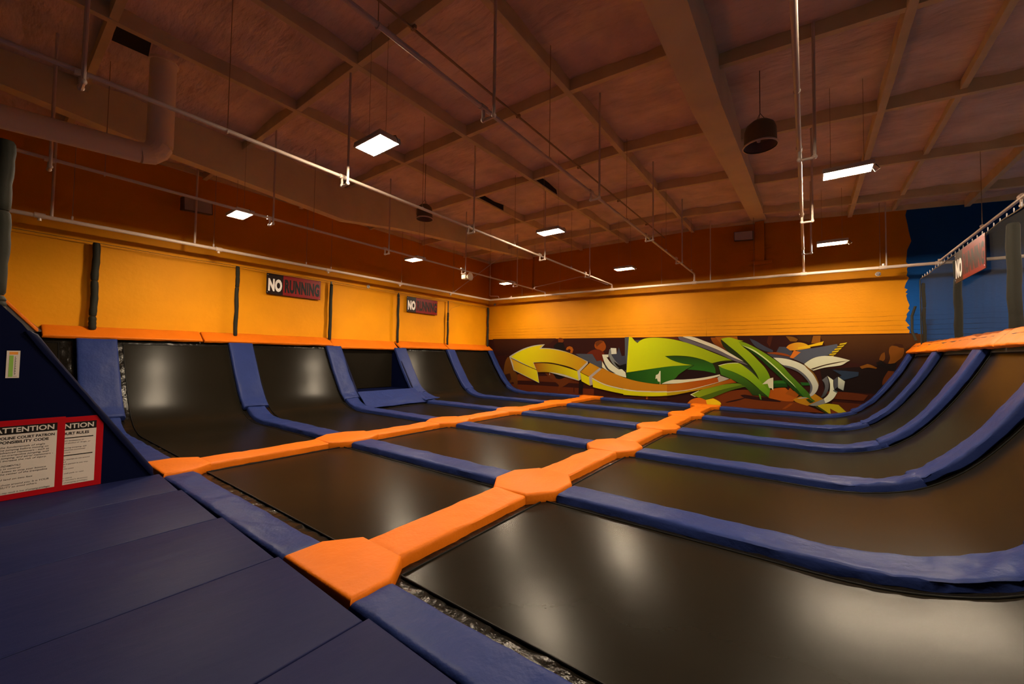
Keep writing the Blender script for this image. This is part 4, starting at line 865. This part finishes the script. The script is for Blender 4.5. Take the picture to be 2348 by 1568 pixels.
# ------------------------------------------------------------------ sprinkler pipes
def pipe_run(label, x, z, risers, rods, y0=-4.5, drop=4.085, y1=12.63):
    t = thing('sprinkler_pipe', label, 'pipe', (x, y0, z-.2), 'sprinkler branch pipes')
    mb = MB(); mb.tube([(x, y0, z+.03), (x, 2, z), (x, y1-.03, z-.05), (x, y1, z-.09), (x, y1, drop)], .026, 10); part('main_pipe', mb, M['pipe'], t, True)
    for y in risers:
        m = MB(); zz = z+.0
        zt = zc(x+.16)-.08
        m.tube([(x, y, zz), (x, y, zz-.13), (x+.02, y, zz-.155), (x+.14, y, zz-.155), (x+.16, y, zz-.13), (x+.16, y, zt)], .019, 8)
        r_ = part('riser', m, M['pipe'], t, True)
        for c in ((x, y, zz-.145), (x+.16, y, zz-.145)):
            m = MB(); m.ball(c, .030); part('elbow', m, M['pipe'], r_, True)
        m = MB(); m.tube([(x-.0, y-.05, zz), (x, y+.05, zz)], .036, 10); part('coupling', m, M['pipe'], t, True)
    for y in rods:
        m = MB(); m.tube([(x, y, z+.02), (x, y, zc(x)-.06)], .005, 5); part('hanger_rod', m, M['rod'], t)
        m = MB(); m.tube([(x, y-.008, z), (x, y+.008, z)], .033, 10); part('hanger_ring', m, M['pipe'], t, True)
    return t
RY = [-1.07, 1.76, 4.69, 7.58, 10.38]
pipe_run('left branch of white sprinkler pipe, passing over the lamps near the left wall', -6.106, 4.32, [-1.07, 1.9, 4.69, 7.58, 10.38], [-.5, 2.8, 6.0, 9.0, 11.8])
pipe_run('white sprinkler pipe crossing behind the big lamp, second from the left wall', -3.148, 4.36, RY, [.2, 3.4, 6.4, 9.4])
pipe_run('white sprinkler pipe running diagonally across the middle of the ceiling', -.25, 4.44, [1.82, 4.69, 7.66, 10.34], [.4, 3.3, 6.4, 9.3, 12.2])
pipe_run('white sprinkler pipe hanging straight ahead, right of the wide deep beam', 2.70, 4.30, [1.78, 4.69, 7.6, 10.38], [3.3, 6.4, 9.3])
pipe_run('white sprinkler pipe slanting down over the net at right', 5.43, 4.125, [4.67, 7.9], [3.3, 6.3, 9.6], drop=4.02)
# headers
HX, HY = -9.12, 12.63
t = thing('header_pipe', 'thick white header pipe along the left wall', 'pipe', (HX, 6, 4.1), 'header pipes')
mb = MB(); mb.tube([(HX, -4.5, 4.115), (HX, HY-.02, 4.155)], .041, 12); part('main_pipe', mb, M['pipe'], t, True)
for y in (-.97, 1.94, 4.8, 7.5, 10.05):
    m = MB(); m.tube([(HX, y-.07, 4.13), (HX, y+.07, 4.13)], .054, 12); m.tube([(HX, y, 4.13), (HX, y, 4.03)], .028, 8); part('coupling', m, M['pipe'], t, True)
for y in (-.82, 1.45):
    m = MB(); m.tube([(HX, y, 4.12), (HX, y, 6.1)], .023, 8); part('riser', m, M['pipe'], t, True)
for y in (-.55, 1.83, 4.12, 4.88, 7.56, 10.2):
    m = MB(); m.tube([(HX, y, 4.12), (HX, y, 6.14)], .006, 5); part('hanger_rod', m, M['rod'], t)
    m = MB(); m.tube([(HX, y, 4.17), (HX, y, 4.24)], .018, 6); part('hanger_clip', m, M['pipe'], t, True)
m = MB(); m.tube([(HX, 10.2, 4.17), (-7.42, 11.5, 5.85)], .014, 6); part('sway_brace', m, M['pipe'], t, True)
m = MB(); m.tube([(-9.25, 12.75, 5.95), (-9.25, 12.75, 4.40), (-9.18, 12.70, 4.36), (-8.66, 12.64, 4.30), (-8.61, HY, 4.25), (-8.61, HY, 4.16)], .016, 8); part('drain_pipe', m, M['pipe'], t, True)
t = thing('header_pipe', 'thick white header pipe along the far wall above the mural', 'pipe', (0, HY, 4.1), 'header pipes')
mb = MB(); mb.tube([(HX, HY, 4.155), (-3, HY, 4.125), (9, HY, 3.985)], .041, 12); part('main_pipe', mb, M['pipe'], t, True)
HZ = lambda x: 4.155 - .0049*(x-HX) if x < -3 else 4.125 - .01167*(x+3)
for x in (-7.9, -3.148, -.25, 2.70, 4.40, 5.43):
    m = MB(); m.tube([(x-.07, HY, HZ(x)), (x+.07, HY, HZ(x))], .054, 12); m.tube([(x, HY, HZ(x)), (x, HY, HZ(x)+.1)], .03, 8); part('coupling', m, M['pipe'], t, True)
for x in (-7.3, -5.4, -1.32, 1.46, 4.34):
    m = MB(); m.tube([(x, HY, HZ(x)), (x, HY, zc(x)-.1)], .006, 5); part('hanger_rod', m, M['rod'], t)
for x in (.24, 4.46):
    m = MB(); m.tube([(x, HY, HZ(x)), (x, HY, zc(x)-.1)], .016, 6); part('riser', m, M['pipe'], t, True)
m = MB(); m.tube([(-6.0, 11.6, 4.31), (-4.35, 12.4, 4.70), (-4.2, 12.6, 4.70), (-3.3, HY, 4.32)], .014, 6); part('sway_brace', m, M['pipe'], t, True)

# ------------------------------------------------------------------ lamps
LX = [(-7.0, 'left'), (-2.10, 'middle'), (3.287, 'right'), (8.4, 'far right')]; LY = [(1.666, 'near'), (6.41, 'centre'), (11.15, 'far')]
lab = {(0, 0): 'lit flat lamp nearest the camera in the row by the left wall', (0, 1): 'second lit flat lamp of the row by the left wall', (0, 2): 'lit flat lamp in the far left corner, furthest by the left wall',
       (1, 0): 'biggest and brightest flat lamp, hanging upper left of centre', (1, 1): 'lit flat lamp in the middle of the hall, beyond the biggest one', (1, 2): 'small lit flat lamp near the far wall above the green mural',
       (2, 0): 'lit flat lamp overhead right of the wide beam, above the picture', (2, 1): 'long bright lamp at right below the ceiling, nearer of two', (2, 2): 'lit lamp at right just in front of the far wall',
       (3, 0): 'lit lamp over the court beyond the net, nearest the camera', (3, 1): 'lit lamp over the court beyond the net, middle of three', (3, 2): 'lit lamp over the court beyond the net, nearest the far wall'}
for i, (x, _) in enumerate(LX):
    for j, (y, _) in enumerate(LY):
        z = 4.50
        t = thing('hanging_lamp', lab[i, j], 'lamp', (x, y, z), 'flat hanging lamps')
        mb = MB(); mb.bevbox(x-.31, x+.31, y-.17, y+.17, z+.016, z+.065, .01); mb.bevbox(x-.17, x+.17, y-.06, y+.06, z+.064, z+.10, .01); part('housing', mb, M['lampbody'], t, True)
        mb = MB(); mb.box(x-.29, x+.29, y-.15, y+.15, z+.004, z+.012); part('diffuser', mb, M['lamp'], t)
        for a in ((x-.31, x-.29, y-.17, y+.17), (x+.29, x+.31, y-.17, y+.17), (x-.29, x+.29, y-.17, y-.15), (x-.29, x+.29, y+.15, y+.17)):
            mb = MB(); mb.box(*a, z-.006, z+.03); part('frame_edge', mb, M['lampbody'], t)
        for s_ in (-1, 1):
            mb = MB(); mb.tube([(x+s_*.2, y, z+.05), (x+s_*.2, y, zc(x)-.04)], .0032, 4); part('suspension_cable', mb, M['rod'], t)
        mb = MB(); mb.tube([(x+.27, y+.05, z+.07), (x+.34, y+.06, z+.06), (x+.39, y+.06, z-.02), (x+.33, y+.05, z-.06), (x+.30, y+.05, z+.0)] , .006, 6); part('power_cord', mb, M['cable'], t, True)

def pendant(x, y, zb, r, h, label):
    t = thing('pendant_lamp', label, 'lamp', (x, y, zb), 'unlit drum pendant lamps')
    prof = [(r*.97, 0), (r, .012), (r*.93, .06), (r*.90, h*.62), (r*.80, h*.80), (r*.5, h*.95), (.03, h)]
    part('shade', MB().lathe(prof, (x, y, zb), 32), M['pendant'], t, True, angle=50)
    part('reflector', MB().lathe([(r*.93, .012), (r*.6, h*.30), (.02, h*.36)], (x, y, zb), 32), M['pendin'], t, True)
    part('rim', MB().lathe([(r*.95, -.006), (r*1.02, -.004), (r*1.03, .014), (r*1.0, .02)], (x, y, zb), 32), M['pipe'], t, True)
    part('bulb', MB().ball((x-.02, y+.02, zb+.10), .028), M['bulb'], t, True)
    for a in (0, 2.1, 4.2):
        mb = MB(); mb.tube([(x+.09*math.cos(a), y+.09*math.sin(a), zb+h*.93), (x, y, zb+h+.12)], .004, 4); part('chain', mb, M['cable'], t)
    mb = MB(); mb.tube([(x, y, zb+h+.11), (x, y, zc(x)-.03)], .006, 5); part('cable', mb, M['cable'], t)
pendant(2.21, 5.45, 4.82, .235, .40, 'unlit drum pendant lamp right of the wide deep beam')
pendant(-4.62, 4.72, 4.82, .20, .36, 'unlit drum pendant lamp near the left wall, behind a sprinkler pipe')

mb = MB(); mb.tube([(-1.50, -4, 5.945), (-1.46, 4, 5.945), (-1.38, 13.2, 5.945)], .018, 8)
for y in (-.67, 1.75, 4.17, 6.59, 9.01, 11.43): mb.bevbox(-1.50, -1.42, y-.02, y+.02, 5.93, 5.985, .004)
single('roof_conduit', mb, M['rod'], 'thin conduit clipped under the cross joists beside the middle sprinkler pipe', 'conduit', smooth=True)
# ------------------------------------------------------------------ round duct
t = thing('round_duct', 'tan round air duct dropping from the roof and turning left', 'duct', (-5.45, 0, 4.4))
mb = MB(); mb.tube([(-5.45, .01, 6.24), (-5.45, .01, 5.5), (-5.45, .01, 4.80)], .165, 24); part('vertical_duct', mb, M['duct'], t, True)
mb = MB(); mb.tube([(-5.45, .01, 4.80), (-5.45, -.03, 4.70), (-5.45, -.10, 4.625), (-5.45, -.22, 4.595)], [.166, .163, .16, .155], 24); part('elbow', mb, M['duct'], t)
mb = MB(); mb.tube([(-5.45, -.22, 4.595), (-5.45, -1.6, 4.50), (-5.45, -5, 4.28)], .152, 24); part('horizontal_duct', mb, M['duct'], t, True)
mb = MB(); mb.tube([(-5.45, .01, 6.12), (-5.45, .01, 6.17)], .19, 24); part('roof_collar', mb, M['duct'], t, True)

# ------------------------------------------------------------------ loudspeakers and small fittings
t = thing('loudspeaker', 'grey box loudspeaker on a pole high on the left wall', 'speaker', (-9.35, 1.5, 4.96), 'grey box loudspeakers')
p = [(-9.46, 1.22, 4.98), (-9.16, 1.22, 4.93), (-9.16, 1.80, 4.97), (-9.46, 1.80, 5.02), (-9.46, 1.22, 5.30), (-9.22, 1.22, 5.27), (-9.22, 1.80, 5.31), (-9.46, 1.80, 5.34)]
part('cabinet', MB().hexa(p), M['darkgrey'], t)
part('grille', MB().hexa([(-9.158, 1.24, 4.945), (-9.150, 1.24, 4.945), (-9.150, 1.78, 4.985), (-9.158, 1.78, 4.985), (-9.218, 1.24, 5.255), (-9.210, 1.24, 5.255), (-9.210, 1.78, 5.295), (-9.218, 1.78, 5.295)]), M['grey'], t, label='grey grille')
mb = MB(); mb.tube([(-9.77, 1.55, 5.15), (-9.45, 1.55, 5.15)], .02, 6); part('bracket', mb, M['steel'], t)
t = thing('loudspeaker', 'grey box loudspeaker high on the far wall beside the wide deep beam', 'speaker', (1.15, 13.1, 5.38), 'grey box loudspeakers')
part('cabinet', MB().hexa([(.88, 12.98, 5.40), (1.42, 12.98, 5.36), (1.42, 13.2, 5.40), (.88, 13.2, 5.44), (.88, 12.92, 5.68), (1.42, 12.92, 5.64), (1.42, 13.2, 5.66), (.88, 13.2, 5.70)]), M['darkgrey'], t)
part('grille', MB().hexa([(.90, 12.965, 5.415), (1.40, 12.965, 5.38), (1.40, 12.972, 5.38), (.90, 12.972, 5.415), (.90, 12.912, 5.665), (1.40, 12.912, 5.63), (1.40, 12.918, 5.63), (.90, 12.918, 5.665)]), M['grey'], t, label='grey grille')
mb = MB(); mb.tube([(1.15, 13.18, 5.55), (1.15, YW, 5.55)], .02, 6); part('bracket', mb, M['steel'], t)
t = thing('horn_loudspeaker', 'small tan horn loudspeaker hanging under the left branch pipe', 'speaker', (-6.0, 7.7, 4.0))
mb = MB(); mb.bevbox(-6.16, -5.96, 7.6, 7.8, 4.00, 4.15, .03); part('body', mb, M['duct'], t, True)
hm = MB(); hm.lathe([(.06, 0), (.07, .06), (.12, .14), (.13, .15), (.10, .13)], (0, 0, 0), 20); hm.v = [Vector((-5.98+v.z*.9, 7.7+v.x, 4.07+v.y)) for v in hm.v]
part('horn', hm, M['duct'], t, True)
mb = MB(); mb.tube([(-6.09, 7.7, 4.14), (-6.106, 7.7, 4.32)], .012, 6); part('bracket', mb, M['steel'], t)
def dome(label, c, n):
    t = thing('wall_sensor', label, 'sensor', c, 'small sensors under the header pipes')
    c = Vector(c); n = Vector(n)
    mb = MB(); mb.tube([c - n*.002, c + n*.03], .06, 16); part('base', mb, M['lampbody'], t, True)
    mb = MB(); mb.ball(c + n*.04, .042); part('lens', mb, M['grey'], t, True)
dome('small round sensor on the left wall between the two signs', (XL, 6.62, 3.95), (1, 0, 0))
dome('small round sensor on the far wall near the left corner', (-9.35, YW, 4.03), (0, -1, 0))
dome('small round sensor on the far wall near the blue paint', (4.36, YW, 3.98), (0, -1, 0))
mb = MB(); mb.tube([(XL+.01, 10.75, 3.62), (XL+.012, 11.3, 3.80)], .004, 5); mb.tube([(XL+.011, 10.60, 3.42), (XL+.01, 10.75, 3.62)], .003, 5)
single('loose_wire', mb, M['cable'], 'short dark wire slanting across the left wall near the corner', 'wire')

# ------------------------------------------------------------------ camera and picture settings
CAMLOC = (2.7581, -1.6029, 1.5500); CAMROT = (-0.63897, 0.03563, 0.01447); FPIX = 911.39
cam = bpy.data.cameras.new('camera'); cam.sensor_width = 36; cam.sensor_fit = 'HORIZONTAL'; cam.lens = FPIX*36/2348
cam.clip_start = .03; cam.clip_end = 200
co = bpy.data.objects.new('camera', cam); COL.objects.link(co)
yaw, pitch, roll = CAMROT
f = Vector((math.sin(yaw)*math.cos(pitch), math.cos(yaw)*math.cos(pitch), math.sin(pitch)))
r = Vector((math.cos(yaw), -math.sin(yaw), 0)); u = r.cross(f)
r2 = r*math.cos(roll)+u*math.sin(roll); u2 = u*math.cos(roll)-r*math.sin(roll)
mt = Matrix((r2, u2, -f)).transposed().to_4x4(); mt.translation = Vector(CAMLOC); co.matrix_world = mt
SC.camera = co
w = bpy.data.worlds.new('world'); SC.world = w; w.use_nodes = True
w.node_tree.nodes['Background'].inputs[0].default_value = (0, 0, 0, 1); w.node_tree.nodes['Background'].inputs[1].default_value = 0
SC.view_settings.view_transform = 'Standard'; SC.view_settings.look = 'None'; SC.view_settings.gamma = 1; SC.view_settings.use_curve_mapping = False
SC.view_settings.exposure = 0.0
